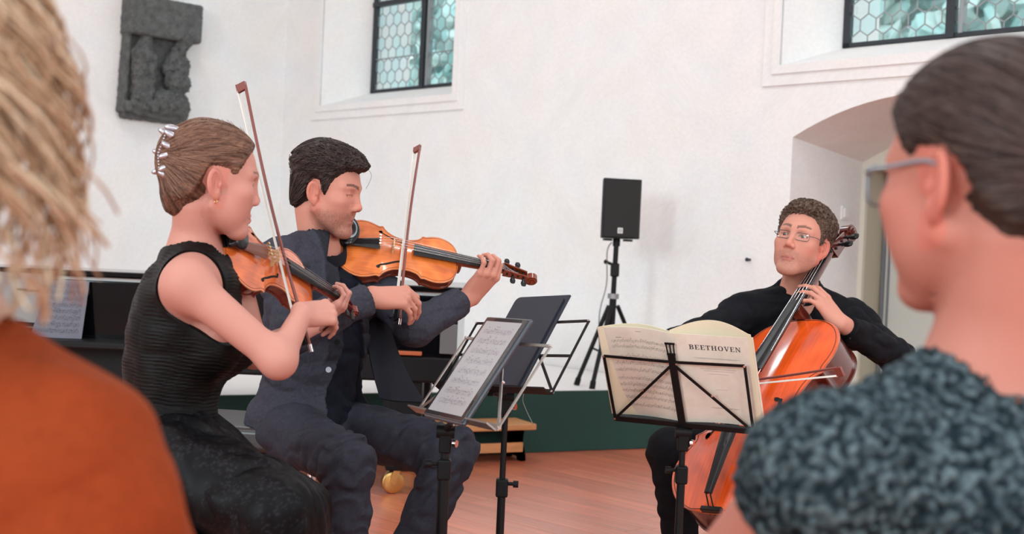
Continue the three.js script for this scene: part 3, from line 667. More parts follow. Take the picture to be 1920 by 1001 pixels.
// ---------------------------------------------------------------- violins, cello, bows
// half outline of a body 356 mm long, from the tail (y = 0) to the neck; the corners split it in three runs
const OUTLINE = [
  [[0, 0], [20, 0.8], [45, 5], [70, 17], [90, 38], [101, 60], [104, 78], [101, 98], [94, 115], [91, 125], [94, 133]],
  [[94, 133], [84, 139], [72, 151], [62, 168], [57, 188], [56, 205], [58, 222], [64, 238], [71, 246], [79, 251]],
  [[79, 251], [77, 259], [80, 270], [83, 282], [84, 295], [82, 310], [74, 328], [60, 342], [40, 351], [20, 355], [0, 356]],
];
const outline = OUTLINE.flatMap((run, i) => {
  const c = new THREE.CatmullRomCurve3(run.map(([x, y]) => V(x, y, 0)), false, 'centripetal'), n = 20, o = [];
  for (let k = i ? 1 : 0; k <= n; k++) { const p = c.getPoint(k / n); o.push([p.x / 356, p.y / 356]); }
  return o;
});
function varnish(r, g, b, seed) {   // flamed, worn varnish
  return std(0xffffff, 0.25, { clearcoat: 0.9, clearcoatRoughness: 0.12, map: texture(256, 256, (u, v) => {
    const grain = tileNoise(u, v, 70, 4, seed) * 0.05 + tileNoise(u, v, 160, 6, seed + 2) * 0.04, blot = tileNoise(u, v, 5, 5, seed + 4) * 0.09 + tileNoise(u, v, 11, 11, seed + 6) * 0.05, k = 1 + grain + blot;
    return [r * k, g * (k + blot * 0.5), b * (k + blot)];
  }) });
}
const ebony = std(rgb(0.007, 0.007, 0.009), 0.3, { specularIntensity: 0.7 });
const maple = std(rgb(0.62, 0.4, 0.2), 0.4);
const silver = std(rgb(0.8, 0.8, 0.82), 0.2, { metalness: 1 });
const gold = std(rgb(0.85, 0.6, 0.25), 0.25, { metalness: 1 });
function fiddle(name, label, category, S) {
  const g = thing(name, label, category), L = S.body, top = varnish(...S.front, 101), side = varnish(...S.ribs, 131), N = outline.length, A = S.arch;
  const half = (y) => { const t = y / L; for (let i = 1; i < N; i++) if (outline[i][1] >= t) { const [x0, y0] = outline[i - 1], [x1, y1] = outline[i]; return L * lerp(x0, x1, y1 > y0 ? (t - y0) / (y1 - y0) : 1); } return 0; };
  const archZ = (x, y) => { const w = half(y) || 1e-4, u = clamp(Math.abs(x) / w, 0, 1), e = clamp(Math.sin(Math.PI * clamp(y / L, 0, 1)), 0, 1); return A * Math.pow(1 - u * u, 1.35) * Math.pow(e, 0.55); };
  const plate = (sign, z0, scale) => {
    const NU = 22, pos = [], uv = [], idx = [], T = S.edge;
    for (let j = 0; j < N; j++) for (let i = 0; i <= NU; i++) {
      const u = i / NU * 2 - 1, x = u * outline[j][0] * L, y = outline[j][1] * L;
      const e = Math.sin(Math.PI * outline[j][1]), z = A * Math.pow(1 - u * u, 1.35) * Math.pow(Math.max(e, 0), 0.55);
      pos.push(x, y, z0 + sign * z); uv.push(x / L * 1.2 + 0.5, y / L);
    }
    for (let j = 0; j < N - 1; j++) for (let i = 0; i < NU; i++) { const a = j * (NU + 1) + i, b = a + NU + 1; if (sign > 0) idx.push(a, a + 1, b + 1, a, b + 1, b); else idx.push(a, b + 1, a + 1, a, b, b + 1); }
    const q = new THREE.BufferGeometry(); q.setAttribute('position', new THREE.Float32BufferAttribute(pos, 3)); q.setAttribute('uv', new THREE.Float32BufferAttribute(uv, 2)); q.setIndex(idx); q.computeVertexNormals();
    return q;
  };
  const loop = (k, z) => { const o = []; for (let j = 0; j < N; j++) o.push(V(outline[j][0] * L - (outline[j][0] > 0.01 ? k : 0), clamp(outline[j][1] * L, k, L - k), z)); for (let j = N - 2; j > 0; j--) { const p = o[j]; o.push(V(-p.x, p.y, z)); } return o; };
  const strip = (lo, hi) => { const n = lo.length; return sheet((u, v) => { const i = Math.round(u * n) % n; return lo[i].clone().lerp(hi[i], v); }, n, 1); };
  const R = S.rib, ov = L * 0.009, e = S.edge;
  part('top_plate', [plate(1, 0, 1), strip(loop(0, -e), loop(0, 0)), plate(1, -e, 1).scale(0.999, 1, 0.3)], top, g);
  part('back_plate', [plate(-1, -R, 1), strip(loop(0, -R), loop(0, -R + e)), plate(-1, -R + e, 1).scale(0.999, 1, 0.3).translate(0, 0, -0.7 * (R - e))], side, g);
  part('ribs', [strip(loop(ov, -R + e * 0.5), loop(ov, -e * 0.5))], side, g);
  const edgeLoop = loop(0, -e / 2);
  part('edge_rim', [new THREE.TubeGeometry(new THREE.CatmullRomCurve3(edgeLoop, true, 'centripetal'), edgeLoop.length * 2, e * 0.52, 6, true)], varnish(...S.rim, 151), g);
  const pl = loop(L * 0.013, 0).map((p) => V(p.x, p.y, archZ(p.x, p.y) + L * 0.0006));
  part('purfling', [new THREE.TubeGeometry(new THREE.CatmullRomCurve3(pl, true, 'centripetal'), pl.length * 2, L * 0.0016, 5, true)], std(rgb(0.05, 0.02, 0.012), 0.4), g);
  // sound holes as dark ribbons laid on top, their inner shade in the colour
  const f = S.length;
  for (const s of [1, -1]) {
    const c = new THREE.CatmullRomCurve3([[0.068, 0.545], [0.083, 0.53], [0.09, 0.545], [0.093, 0.52], [0.108, 0.47], [0.13, 0.42], [0.152, 0.365], [0.165, 0.345], [0.17, 0.355], [0.158, 0.375]].map(([x, y]) => V(x * L * 1.12, y * L, 0)), false, 'centripetal');
    const wd = (t) => L * (0.0035 + 0.011 * Math.pow(Math.sin(Math.PI * t), 1.2));
    const lift = L * 0.0022;
    const rib = sheet((u, v) => { const p = c.getPoint(u), d = c.getTangent(u), w = wd(u) * (v - 0.5), x = p.x - d.y * w, y = p.y + d.x * w; return V(s * x, y, archZ(x, y) + lift); }, 30, 3);
    const dot = ([x, y], r) => { const q = new THREE.CircleGeometry(r * L, 14), P = q.attributes.position; for (let i = 0; i < P.count; i++) { const X = P.getX(i) + x * L * 1.12, Y = P.getY(i) + y * L; P.setXYZ(i, s * X, Y, archZ(X, Y) + lift * 1.05); } return q; };
    part('f_hole_ribbon', [rib, dot([0.078, 0.538], 0.011), dot([0.163, 0.358], 0.014)], std(rgb(0.006, 0.004, 0.003), 0.8), g);
  }
  // neck, fingerboard, pegbox, scroll
  const nutY = S.nut, fbEnd = S.fbEnd, zN = S.fbZ, slope = S.fbSlope, fz = (y) => zN + slope * (nutY - y);
  const fw = (y) => lerp(S.fbW[1], S.fbW[0], (nutY - y) / (nutY - fbEnd)) / 2;
  const board = (u, v) => { const y = lerp(fbEnd, nutY, v), w = fw(y), a = (u * 2 - 1); return V(a * w, y, fz(y) + w * 0.3 * (1 - a * a)); };
  part('fingerboard', [slab(board, 10, 8, S.fbT), rbox(fw(nutY) * 2, L * 0.014, S.fbT * 1.5, 0.0005, 0, nutY + L * 0.005, fz(nutY) + S.fbT * 0.1)], ebony, g);
  const neckR = S.fbW[1] * 0.5;
  part('neck', [rod(V(0, L * 0.985, fz(L) - neckR * 1.1), V(0, nutY + L * 0.02, fz(nutY) - neckR * 0.85), neckR * 1.08, neckR * 0.95, 14).scale(1, 1, 1), rbox(neckR * 2.3, L * 0.045, R * 0.85 + fz(L), neckR * 0.5, 0, L * 1.012, (fz(L) - R * 0.85) / 2 - S.fbT * 0.5, 3), sheet((u, v) => V((u - 0.5) * neckR * 1.7, L * (1 + 0.03 * v - 0.02 * (1 - v)), -R - A * 0.1), 2, 2)], side, g);
  const pl0 = nutY + L * 0.01, pl1 = nutY + S.box, zc = fz(nutY) - neckR * 0.8, zEnd = zc - S.boxDrop;
  const pb = (y) => lerp(S.fbW[1] * 0.56, S.fbW[1] * 0.36, (y - pl0) / (pl1 - pl0)), zb = (y) => lerp(zc, zEnd, (y - pl0) / (pl1 - pl0));
  const wall = (s) => slab((u, v) => { const y = lerp(pl0, pl1, u), d = lerp(L * 0.075, L * 0.05, u); return V(s * pb(y), y, zb(y) - d / 2 + d * v); }, 8, 2, S.fbW[1] * 0.16);
  part('pegbox', [wall(1), wall(-1).scale(1, 1, 1), slab((u, v) => { const y = lerp(pl0, pl1, u), d = lerp(L * 0.075, L * 0.05, u); return V(lerp(-1, 1, v) * pb(y), y, zb(y) - d * 0.5); }, 8, 3, L * 0.012)], side, g);
  // volute: a ridge winding in towards the eye
  const r0 = S.scroll, cen = V(0, pl1 + r0 * 0.75, zEnd - r0 * 0.35), turns = 2.05;
  const vol = slab((u, v) => {
    const th = u * turns * Math.PI * 2, r = r0 * Math.pow(0.62, th / (Math.PI * 2) * 1.25) , w = r0 * (0.4 + 0.42 * u), a = th + Math.PI * 0.78;
    return V((v - 0.5) * 2 * w * (1 - 0.08 * Math.sin(v * Math.PI)), cen.y + Math.cos(-a) * r, cen.z - Math.sin(-a) * r + (0));
  }, 70, 6, r0 * 0.2);
  part('scroll', [vol, rod(cen.clone().setX(-r0 * 0.86), cen.clone().setX(r0 * 0.86), r0 * 0.2, r0 * 0.2, 14), rod(V(0, pl1 - L * 0.01, zEnd), V(0, cen.y - r0 * 0.4, cen.z - r0 * 0.55), S.fbW[1] * 0.38, r0 * 0.42, 12), rod(cen.clone().setX(-r0 * 0.42), cen.clone().setX(r0 * 0.42), r0 * 0.8, r0 * 0.8, 20)], side, g);
  for (let i = 0; i < 4; i++) {
    const s = i % 2 ? 1 : -1, y = lerp(pl0, pl1, 0.16 + i * 0.23), z = zb(y) + L * 0.004, w = S.peg, prof = [[0.0001, 0], [0.0033, 0], [0.0036, 0.012], [0.0055, 0.013], [0.0042, 0.016], [0.0075, 0.02], [0.0085, 0.027], [0.0065, 0.034], [0.0022, 0.036], [0.0001, 0.0365]].map(([a, b]) => new THREE.Vector2(a * w, b * w));
    const pg = new THREE.LatheGeometry(prof, 14); pg.scale(1, 1, 0.55).rotateZ(-s * Math.PI / 2).translate(s * pb(y) * 0.6, y, z);
    part('peg', [pg, rod(V(-s * pb(y) * 1.25, y, z), V(s * pb(y), y, z), 0.0028 * w, 0.0035 * w)], ebony, g);
  }
  // bridge, tailpiece, strings
  const bY = S.bridge, bH = S.bridgeH, bw = S.bridgeW, z0 = archZ(0, bY);
  const br = new THREE.Shape([[-bw, 0], [-bw * 0.55, 0], [-bw * 0.35, bH * 0.22], [bw * 0.35, bH * 0.22], [bw * 0.55, 0], [bw, 0], [bw * 0.98, bH * 0.12], [bw * 0.75, bH * 0.45], [bw * 0.85, bH * 0.62], [bw * 0.7, bH * 0.86], [bw * 0.3, bH * 0.98], [-bw * 0.3, bH], [-bw * 0.7, bH * 0.9], [-bw * 0.85, bH * 0.62], [-bw * 0.75, bH * 0.45], [-bw * 0.98, bH * 0.12]].map((p) => new THREE.Vector2(...p)));
  const hole = new THREE.Path(); hole.absarc(0, bH * 0.55, bH * 0.13, 0, Math.PI * 2); br.holes.push(hole);
  for (const s of [-1, 1]) { const h = new THREE.Path(); h.absarc(s * bw * 0.5, bH * 0.5, bH * 0.1, 0, Math.PI * 2); br.holes.push(h); }
  part('bridge', [new THREE.ExtrudeGeometry(br, { depth: L * 0.01, bevelEnabled: false, curveSegments: 8 }).rotateX(Math.PI / 2).translate(0, bY + L * 0.005, z0 - L * 0.006)], maple, g);
  const bTop = z0 + bH * 0.97, tY0 = S.tail[0], tY1 = S.tail[1], tz = (y) => lerp(S.tailZ[0], S.tailZ[1], (y - tY0) / (tY1 - tY0));
  part('tailpiece', [slab((u, v) => { const y = lerp(tY0, tY1, v), w = lerp(S.tailW[0], S.tailW[1], Math.pow(v, 1.3)) / 2, a = u * 2 - 1; return V(a * w, y, tz(y) + w * 0.45 * (1 - a * a)); }, 10, 8, S.fbT * 0.9)], S.tailMat ?? ebony, g);
  part('saddle', [rbox(L * 0.1, L * 0.02, L * 0.03, L * 0.004, 0, L * 0.01, L * 0.006), rod(V(-L * 0.012, -L * 0.004, -L * 0.01), V(-L * 0.01, tY0, S.tailZ[0]), L * 0.003), rod(V(L * 0.012, -L * 0.004, -L * 0.01), V(L * 0.01, tY0, S.tailZ[0]), L * 0.003)], ebony, g);
  for (let i = 0; i < 4; i++) {
    const t = (i - 1.5) / 1.5, a = V(t * S.tailW[1] * 0.36, tY1 - L * 0.01, tz(tY1) + S.tailW[1] * 0.2), b = V(t * bw * 0.72, bY, bTop - Math.abs(t) * bH * 0.06), c = V(t * fw(nutY) * 0.72, nutY, fz(nutY) + fw(nutY) * 0.3 + L * 0.004);
    part('string', [rod(a, b, S.string, S.string, 6), rod(b, c, S.string, S.string, 6), rod(c, V(t * pb(pl0) * 0.4, lerp(pl0, pl1, 0.3 + 0.15 * i), zb(lerp(pl0, pl1, 0.3)) + L * 0.005), S.string, S.string, 5)], silver, g);
    if (S.tuners) part('fine_tuner', [rod(a.clone().add(V(0, L * 0.004, 0)), a.clone().add(V(0, L * 0.004, L * 0.022)), L * 0.0035), rod(a.clone().add(V(0, L * 0.004, L * 0.022)), a.clone().add(V(0, L * 0.004, L * 0.03)), L * 0.009)], S.tunerMat ?? silver, g);
  }
  g.userData.local = { bTop, archZ, fz };
  return g;
}
function pose(o, X, Y, Z, t) { o.matrixAutoUpdate = true; o.quaternion.setFromRotationMatrix(new THREE.Matrix4().makeBasis(V(...X).normalize(), V(...Y).normalize(), V(...Z).normalize())); o.position.set(...t); o.updateMatrixWorld(true); }
const VIOLIN = { body: 0.356, arch: 0.016, edge: 0.0042, rib: 0.033, nut: 0.486, fbEnd: 0.222, fbZ: 0.012, fbSlope: 0.062, fbW: [0.042, 0.0245], fbT: 0.006, box: 0.078, boxDrop: 0.014, scroll: 0.0215, peg: 1, bridge: 0.163, bridgeH: 0.033, bridgeW: 0.0205, tail: [0.016, 0.125], tailZ: [0.014, 0.03], tailW: [0.022, 0.043], string: 0.0005, tuners: true, front: [0.8, 0.44, 0.2], ribs: [0.5, 0.2, 0.1], rim: [0.72, 0.42, 0.25] };
function chinRest(v, cx, metal, style) {
  const f = field([ellipsoid(V(cx, 0.03, 0.027), [0.056, 0.036, 0.017], 0.01), capsule(V(cx - 0.03, 0.008, 0.018), V(cx + 0.045, 0.006, 0.016), 0.008, 0.008, 0.012), cut(ellipsoid(V(cx - 0.004, 0.04, 0.054), [0.044, 0.028, 0.018], 0.01))]);
  const c = part('chin_rest', meshField(f, V(cx - 0.075, -0.015, 0), V(cx + 0.075, 0.085, 0.055), 0.0028), std(rgb(0.006, 0.006, 0.008), 0.22, { specularIntensity: 0.8 }), v);
  part('clamp', [-0.014, 0.014].flatMap((d) => [rod(V(cx + d, -0.006, 0.018), V(cx + d, -0.006, -0.036), 0.0032), ball(V(cx + d, -0.006, -0.008), 0.0052)]), metal, c);
}
const woman = {}, man = {}, cellist = {};
{
  const v = woman.violin = fiddle('violin', 'glossy orange-brown violin held by the woman in black', 'violin', { ...VIOLIN, front: [0.85, 0.4, 0.17], ribs: [0.47, 0.15, 0.08], tailMat: std(rgb(0.16, 0.04, 0.02), 0.3, { clearcoat: 0.5 }), tunerMat: gold });
  pose(v, [0.315, -0.833, 0.454], [0.452, -0.289, -0.844], [0.834, 0.471, 0.286], at(416, 452, 2.85).toArray());
  chinRest(v, -0.03, silver);
}
{
  const v = man.violin = fiddle('violin', 'amber violin pointing right, held by the man in the suit', 'violin', { ...VIOLIN, front: [0.88, 0.46, 0.2], ribs: [0.48, 0.19, 0.09] });
  pose(v, [0.058, -0.752, 0.657], [0.973, -0.125, -0.2], [0.222, 0.651, 0.726], [-0.5425, 1.0943, -3.727]);
  v.scale.setScalar(1.08); v.updateMatrixWorld(true);
  chinRest(v, -0.03, gold);
  const sr = part('shoulder_rest', [tube([V(-0.1, 0.05, -0.05), V(-0.05, 0.06, -0.06), V(0.0, 0.055, -0.058), V(0.09, 0.06, -0.048)], 0.011, 20, 8), rod(V(0.09, 0.06, -0.045), V(0.108, 0.062, -0.02), 0.004), rod(V(-0.1, 0.05, -0.05), V(-0.108, 0.05, -0.02), 0.004)], blackSatin, v);
  part('gold_foot', [rod(V(0.1, 0.035, -0.04), V(0.108, 0.062, -0.04), 0.0035), ball(V(0.1, 0.03, -0.038), 0.006)], gold, sr);
}
{
  const k = 0.755 / 0.356;
  const c = cellist.cello = fiddle('cello', 'orange-red cello leaning against the man with glasses', 'cello', { body: 0.755, arch: 0.034, edge: 0.006, rib: 0.125, nut: 1.035, fbEnd: 0.46, fbZ: 0.03, fbSlope: 0.125, fbW: [0.064, 0.034], fbT: 0.014, box: 0.112, boxDrop: 0.03, scroll: 0.036, peg: 1.65, bridge: 0.345, bridgeH: 0.088, bridgeW: 0.045, tail: [0.035, 0.262], tailZ: [0.05, 0.085], tailW: [0.03, 0.062], string: 0.0011, tuners: true, tunerMat: ebony, front: [0.9, 0.335, 0.1], ribs: [0.33, 0.1, 0.055], rim: [0.62, 0.26, 0.14] });
  pose(c, [0.668, 0.125, 0.733], [0.432, 0.736, -0.521], [-0.606, 0.666, 0.437], at(1335, 962, 3.55).toArray());
  part('endpin', [rod(V(0, 0, -0.06), V(0, -0.03, -0.06), 0.016, 0.02), rod(V(0, -0.02, -0.06), V(0, -0.345, -0.06), 0.005)], blackMetal, c);
  part('endpin_collar', [rod(V(0, -0.012, -0.06), V(0, -0.045, -0.06), 0.011), rod(V(0, -0.036, -0.06), V(0.02, -0.036, -0.045), 0.004)], gold, c);
}
/** a bow along +y from its screw (y = 0) to its tip, hair towards +z */
function makeBow(label, tip, frog, hairTo) {
  const b = thing('violin_bow', label, 'bow'), L = tip.distanceTo(frog), y = tip.clone().sub(frog).normalize(), z = hairTo.clone().addScaledVector(y, -hairTo.dot(y)).normalize();
  b.position.copy(frog);
  b.quaternion.setFromRotationMatrix(new THREE.Matrix4().makeBasis(new THREE.Vector3().crossVectors(y, z), y, z));
  const wood = std(rgb(0.2, 0.045, 0.035), 0.3, { clearcoat: 0.6 }), pts = [];
  for (let i = 0; i <= 12; i++) { const t = i / 12; pts.push(V(0, lerp(0.02, L - 0.012, t), -0.002 + 0.011 * Math.sin(Math.PI * t))); }
  part('stick', tube(pts, 0.0042, 40, 8), wood, b);
  part('tip', [extrude([[0, -0.004], [0.028, -0.004], [0.026, 0.022], [0.012, 0.022], [0.008, 0.008]], 0.009, 0.001).rotateY(-Math.PI / 2).rotateX(Math.PI / 2).scale(1, 1, 1).translate(0.0045, 0, 0).applyMatrix4(new THREE.Matrix4().makeRotationX(0)).scale(1, 1, 1)].map((q) => { const p = q.attributes.position; for (let i = 0; i < p.count; i++) { const X = p.getX(i), Y = p.getY(i), Z = p.getZ(i); p.setXYZ(i, X, Y, Z); } return new THREE.BoxGeometry(0.009, 0.022, 0.026).translate(0, L - 0.012, 0.009); }).concat([box(0.0095, 0.024, 0.003, 0, L - 0.012, 0.0225)]), wood, b);
  part('hair', [new THREE.BoxGeometry(0.0105, L - 0.07, 0.0012).translate(0, (L + 0.05) / 2 - 0.01, 0.0225)], std(rgb(0.86, 0.84, 0.78), 0.7), b);
  part('frog', [rbox(0.012, 0.05, 0.022, 0.003, 0, 0.05, 0.0125), rbox(0.0125, 0.014, 0.008, 0.002, 0, 0.078, 0.021)], ebony, b);
  part('screw', [rod(V(0, 0, -0.002), V(0, 0.02, -0.002), 0.0052)], silver, b);
  part('grip', [rod(V(0, 0.075, -0.001), V(0, 0.13, 0.001), 0.0056)], std(rgb(0.6, 0.6, 0.62), 0.35, { metalness: 0.8 }), b);
  return b;
}
const onString = (v, x, y, z) => v.localToWorld(V(x, y, z));
// ---------------------------------------------------------------- bows
woman.tip = at(457, 153, 3.155); woman.frog = at(583, 661, 2.925);
man.tip = at(787, 272, 4.0); man.frog = at(748, 610, 3.545);
cellist.tip = at(1578, 690, 3.45); cellist.frog = cellist.tip.clone().add(onString(cellist.cello, 0.01, 0.41, 0.12).sub(cellist.tip).normalize().multiplyScalar(0.71));
makeBow('reddish violin bow raised by the woman in the black dress', woman.tip, woman.frog, V(-0.834, -0.471, -0.286));
makeBow('reddish violin bow held upright by the man in the suit', man.tip, man.frog, V(-0.9, -0.5, -0.6));
makeBow('cello bow reaching across the strings of the orange-red cello', cellist.tip, cellist.frog, V(0.35, -0.9, -0.3));

// ---------------------------------------------------------------- music stands, tablet, folder, booklet
/** desk of a folding stand in axes X, Y, Z at t; the pole drops from the middle of its lower edge */
function musicStand(label, X, Y, Z, t, W, H, o = {}) {
  const s = thing('music_stand', label, 'music stand', 'folding music stands'), m = new THREE.Matrix4().makeBasis(V(...X), V(...Y), V(...Z)).setPosition(V(...t));
  const P = (x, y, z = 0) => V(x, y, z).applyMatrix4(m), nz = V(...Z), mat = o.metal ?? blackMetal, tubeMat = blackMetal;
  const flat = (a, b, w = 0.0075, th = 0.003) => bar(P(...a), P(...b), w, th, new THREE.Vector3().crossVectors(P(...b).sub(P(...a)), nz));
  part('spine', flat([0, H / 2 + 0.02], [0, -H / 2 - 0.02], 0.021, 0.004), mat, s);
  part('top_arm', flat([-W / 2, H / 2], [0, H / 2 - 0.004]), mat, s); part('top_arm', flat([0, H / 2 - 0.004], [W / 2, H / 2]), mat, s);
  part('side_arm', flat([-W / 2, H / 2], [-W / 2, -H / 2]), mat, s); part('side_arm', flat([W / 2, H / 2], [W / 2, -H / 2]), mat, s);
  part('diagonal', flat([0, H / 2 - 0.01], [-W / 2, -H / 2]), mat, s); part('diagonal', flat([0, H / 2 - 0.01], [W / 2, -H / 2]), mat, s);
  if (o.middle) part('middle_arm', flat([-W / 2, 0], [W / 2, 0]), mat, s);
  const tray = o.side ?? 1;
  part('tray', [flat([-W / 2 - 0.004, -H / 2], [W / 2 + 0.004, -H / 2], 0.014, 0.004), flat([-W / 2, -H / 2 - 0.008, tray * 0.016], [W / 2, -H / 2 - 0.008, tray * 0.016], 0.004, 0.03)], mat, s);
  for (const [x, y] of [[-W / 2, H / 2], [W / 2, H / 2], [-W / 2, -H / 2], [W / 2, -H / 2], [-W / 4, 0.002], [W / 4, 0.002], [-0.012, H / 2 - 0.008], [0.012, H / 2 - 0.008]]) part('rivet', rod(P(x, y, -0.004), P(x, y, 0.004), 0.0032, 0.0032, 8), silver, s);
  if (o.lyre) part('lyre', [flat([-0.014, H / 2 + 0.052], [0.014, H / 2 + 0.052], 0.005), ...[-0.009, 0, 0.009].map((x) => flat([x, H / 2 + 0.018], [x * 1.2, H / 2 + 0.052], 0.003)), flat([-0.012, H / 2 + 0.02], [0.012, H / 2 + 0.02], 0.005)], mat, s);
  const j = o.joint ? at(...o.joint) : P(0, -H / 2 - 0.02), base = V(j.x, 0, j.z), hgt = j.y;
  if (o.joint) part('tilt_arm', [rod(P(0, -H / 2 - 0.01), j, 0.009)], tubeMat, s);
  part('tilt_joint', [rod(j.clone().add(V(-0.022, -0.004, 0)), j.clone().add(V(0.022, -0.004, 0)), 0.016), rbox(0.03, 0.05, 0.026, 0.005, j.x, j.y - 0.03, j.z)], blackSatin, s);
  part('tilt_screw', [rod(j.clone().add(V(0.02, -0.03, 0.01)), j.clone().add(V(0.028, -0.03, 0.014)), 0.009)], silver, s);
  const split = o.split ?? 0.4;
  part('pole', rod(V(j.x, split, j.z), j.clone().add(V(0, -0.02, 0)), o.r ?? 0.0085), tubeMat, s);
  part('outer_tube', rod(V(base.x, 0.12, base.z), V(base.x, split, base.z), (o.r ?? 0.0085) * 1.35), tubeMat, s);
  part('clamp', [rbox(0.033, 0.05, 0.033, 0.006, base.x, split, base.z)], blackSatin, s);
  const kx = o.knob ?? 1;
  part('clamp_knob', [rod(V(base.x, split + 0.012, base.z), V(base.x + kx * 0.035, split + 0.012, base.z + 0.004), 0.005), rod(V(base.x + kx * 0.03, split + 0.012, base.z + 0.004), V(base.x + kx * 0.044, split + 0.012, base.z + 0.005), 0.0095)], blackSatin, s);
  for (let k = 0; k < 3; k++) {
    const a = k * 2.094 + (o.turn ?? 0.4), f = V(base.x + Math.cos(a) * 0.27, 0.012, base.z + Math.sin(a) * 0.27);
    const leg = part('leg', [bar(V(base.x, 0.3, base.z), f, 0.014, 0.005, V(0, 1, 0)), bar(V(base.x, 0.14, base.z), V(base.x, 0.3, base.z).lerp(f, 0.6), 0.01, 0.004, V(0, 1, 0))], tubeMat, s);
    part('rubber_foot', rbox(0.022, 0.02, 0.022, 0.005, f.x, 0.0105, f.z), blackSatin, leg);
  }
  s.userData.P = P;
  return P;
}
const paperInk = '#4a474b';
{ // stand with the tablet, by the woman
  const X = [0.484, 0.038, 0.874], Y = [0.493, 0.814, -0.308], Z = [-0.723, 0.58, 0.375], t = at(893, 702, 2.9);
  const wire = std(rgb(0.42, 0.41, 0.39), 0.35, { metalness: 0.9 });
  const P = musicStand('music stand of thin metal holding the tablet', X, Y, Z, t.clone().add(V(0.012, -0.012, -0.008)).toArray(), 0.42, 0.22, { metal: wire, joint: [836, 806, 2.93], split: 0.565, r: 0.011, knob: -1, turn: 0.9 });
  const tb = thing('tablet', 'tablet in a dark case showing a page of music', 'tablet');
  tb.position.copy(t); tb.quaternion.setFromRotationMatrix(new THREE.Matrix4().makeBasis(V(...X), V(...Y), V(...Z)));
  const tex = staffPage(512, 768, 9, (g, w, h, r) => { g.fillStyle = '#d9d5d8'; g.fillRect(0, 0, w, h); staves(g, 60, 455, [70, 155, 240, 325, 410, 495, 580, 660], 8, r, '#8b878d'); });
  part('case', [rbox(0.212, 0.297, 0.012, 0.006, 0, 0.012, 0.004, 3)], std(rgb(0.03, 0.045, 0.065), 0.3, { clearcoat: 0.5 }), tb);
  part('bezel', [rbox(0.204, 0.288, 0.006, 0.003, 0, 0.012, 0.011, 2)], std(rgb(0.012, 0.012, 0.014), 0.2, { clearcoat: 0.6 }), tb);
  part('screen', new THREE.PlaneGeometry(0.178, 0.262).translate(0, 0.012, 0.0146), std(0xbbbbbb, 0.22, { map: tex, emissive: 0xffffff, emissiveMap: tex, emissiveIntensity: 0.12 }), tb);
}
{ // stand with the folder, by the man
  const X = [0.635, 0.087, 0.768], Y = [0.408, 0.806, -0.429], Z = [-0.656, 0.586, 0.476], t = at(960, 666, 3.3);
  musicStand('black wire music stand holding the dark folder', X, Y, Z, t.toArray(), 0.47, 0.22, { middle: true, joint: [949, 740, 3.32], split: 0.452, turn: 0.2 });
  tag(part('loose_cable', tube([[984, 722, 3.34], [982, 738, 3.35], [980, 750, 3.36], [988, 772, 3.38], [1000, 796, 3.4]].map((q) => at(...q)), 0.0012, 16, 5), std(rgb(0.3, 0.33, 0.32), 0.5), scene), 'thin grey cable hanging from the tray of the folder stand', 'cable');
  const f = thing('folder', 'dark navy music folder on the black wire stand', 'folder');
  f.position.copy(t); f.quaternion.setFromRotationMatrix(new THREE.Matrix4().makeBasis(V(...X), V(...Y), V(...Z)));
  const sh = new THREE.Shape(); sh.moveTo(-0.1, -0.105); sh.lineTo(0.12, -0.105); sh.lineTo(0.12, 0.19); sh.lineTo(-0.08, 0.19); sh.quadraticCurveTo(-0.1, 0.19, -0.1, 0.17); sh.closePath();
  part('cover', new THREE.ExtrudeGeometry(sh, { depth: 0.005, bevelEnabled: true, bevelSize: 0.001, bevelThickness: 0.001, bevelSegments: 1 }).translate(0, 0, 0.005), std(rgb(0.012, 0.016, 0.03), 0.45), f);
  part('pages', box(0.2, 0.28, 0.004, 0.01, 0.035, 0.0135), std(rgb(0.014, 0.018, 0.032), 0.5), f);
}
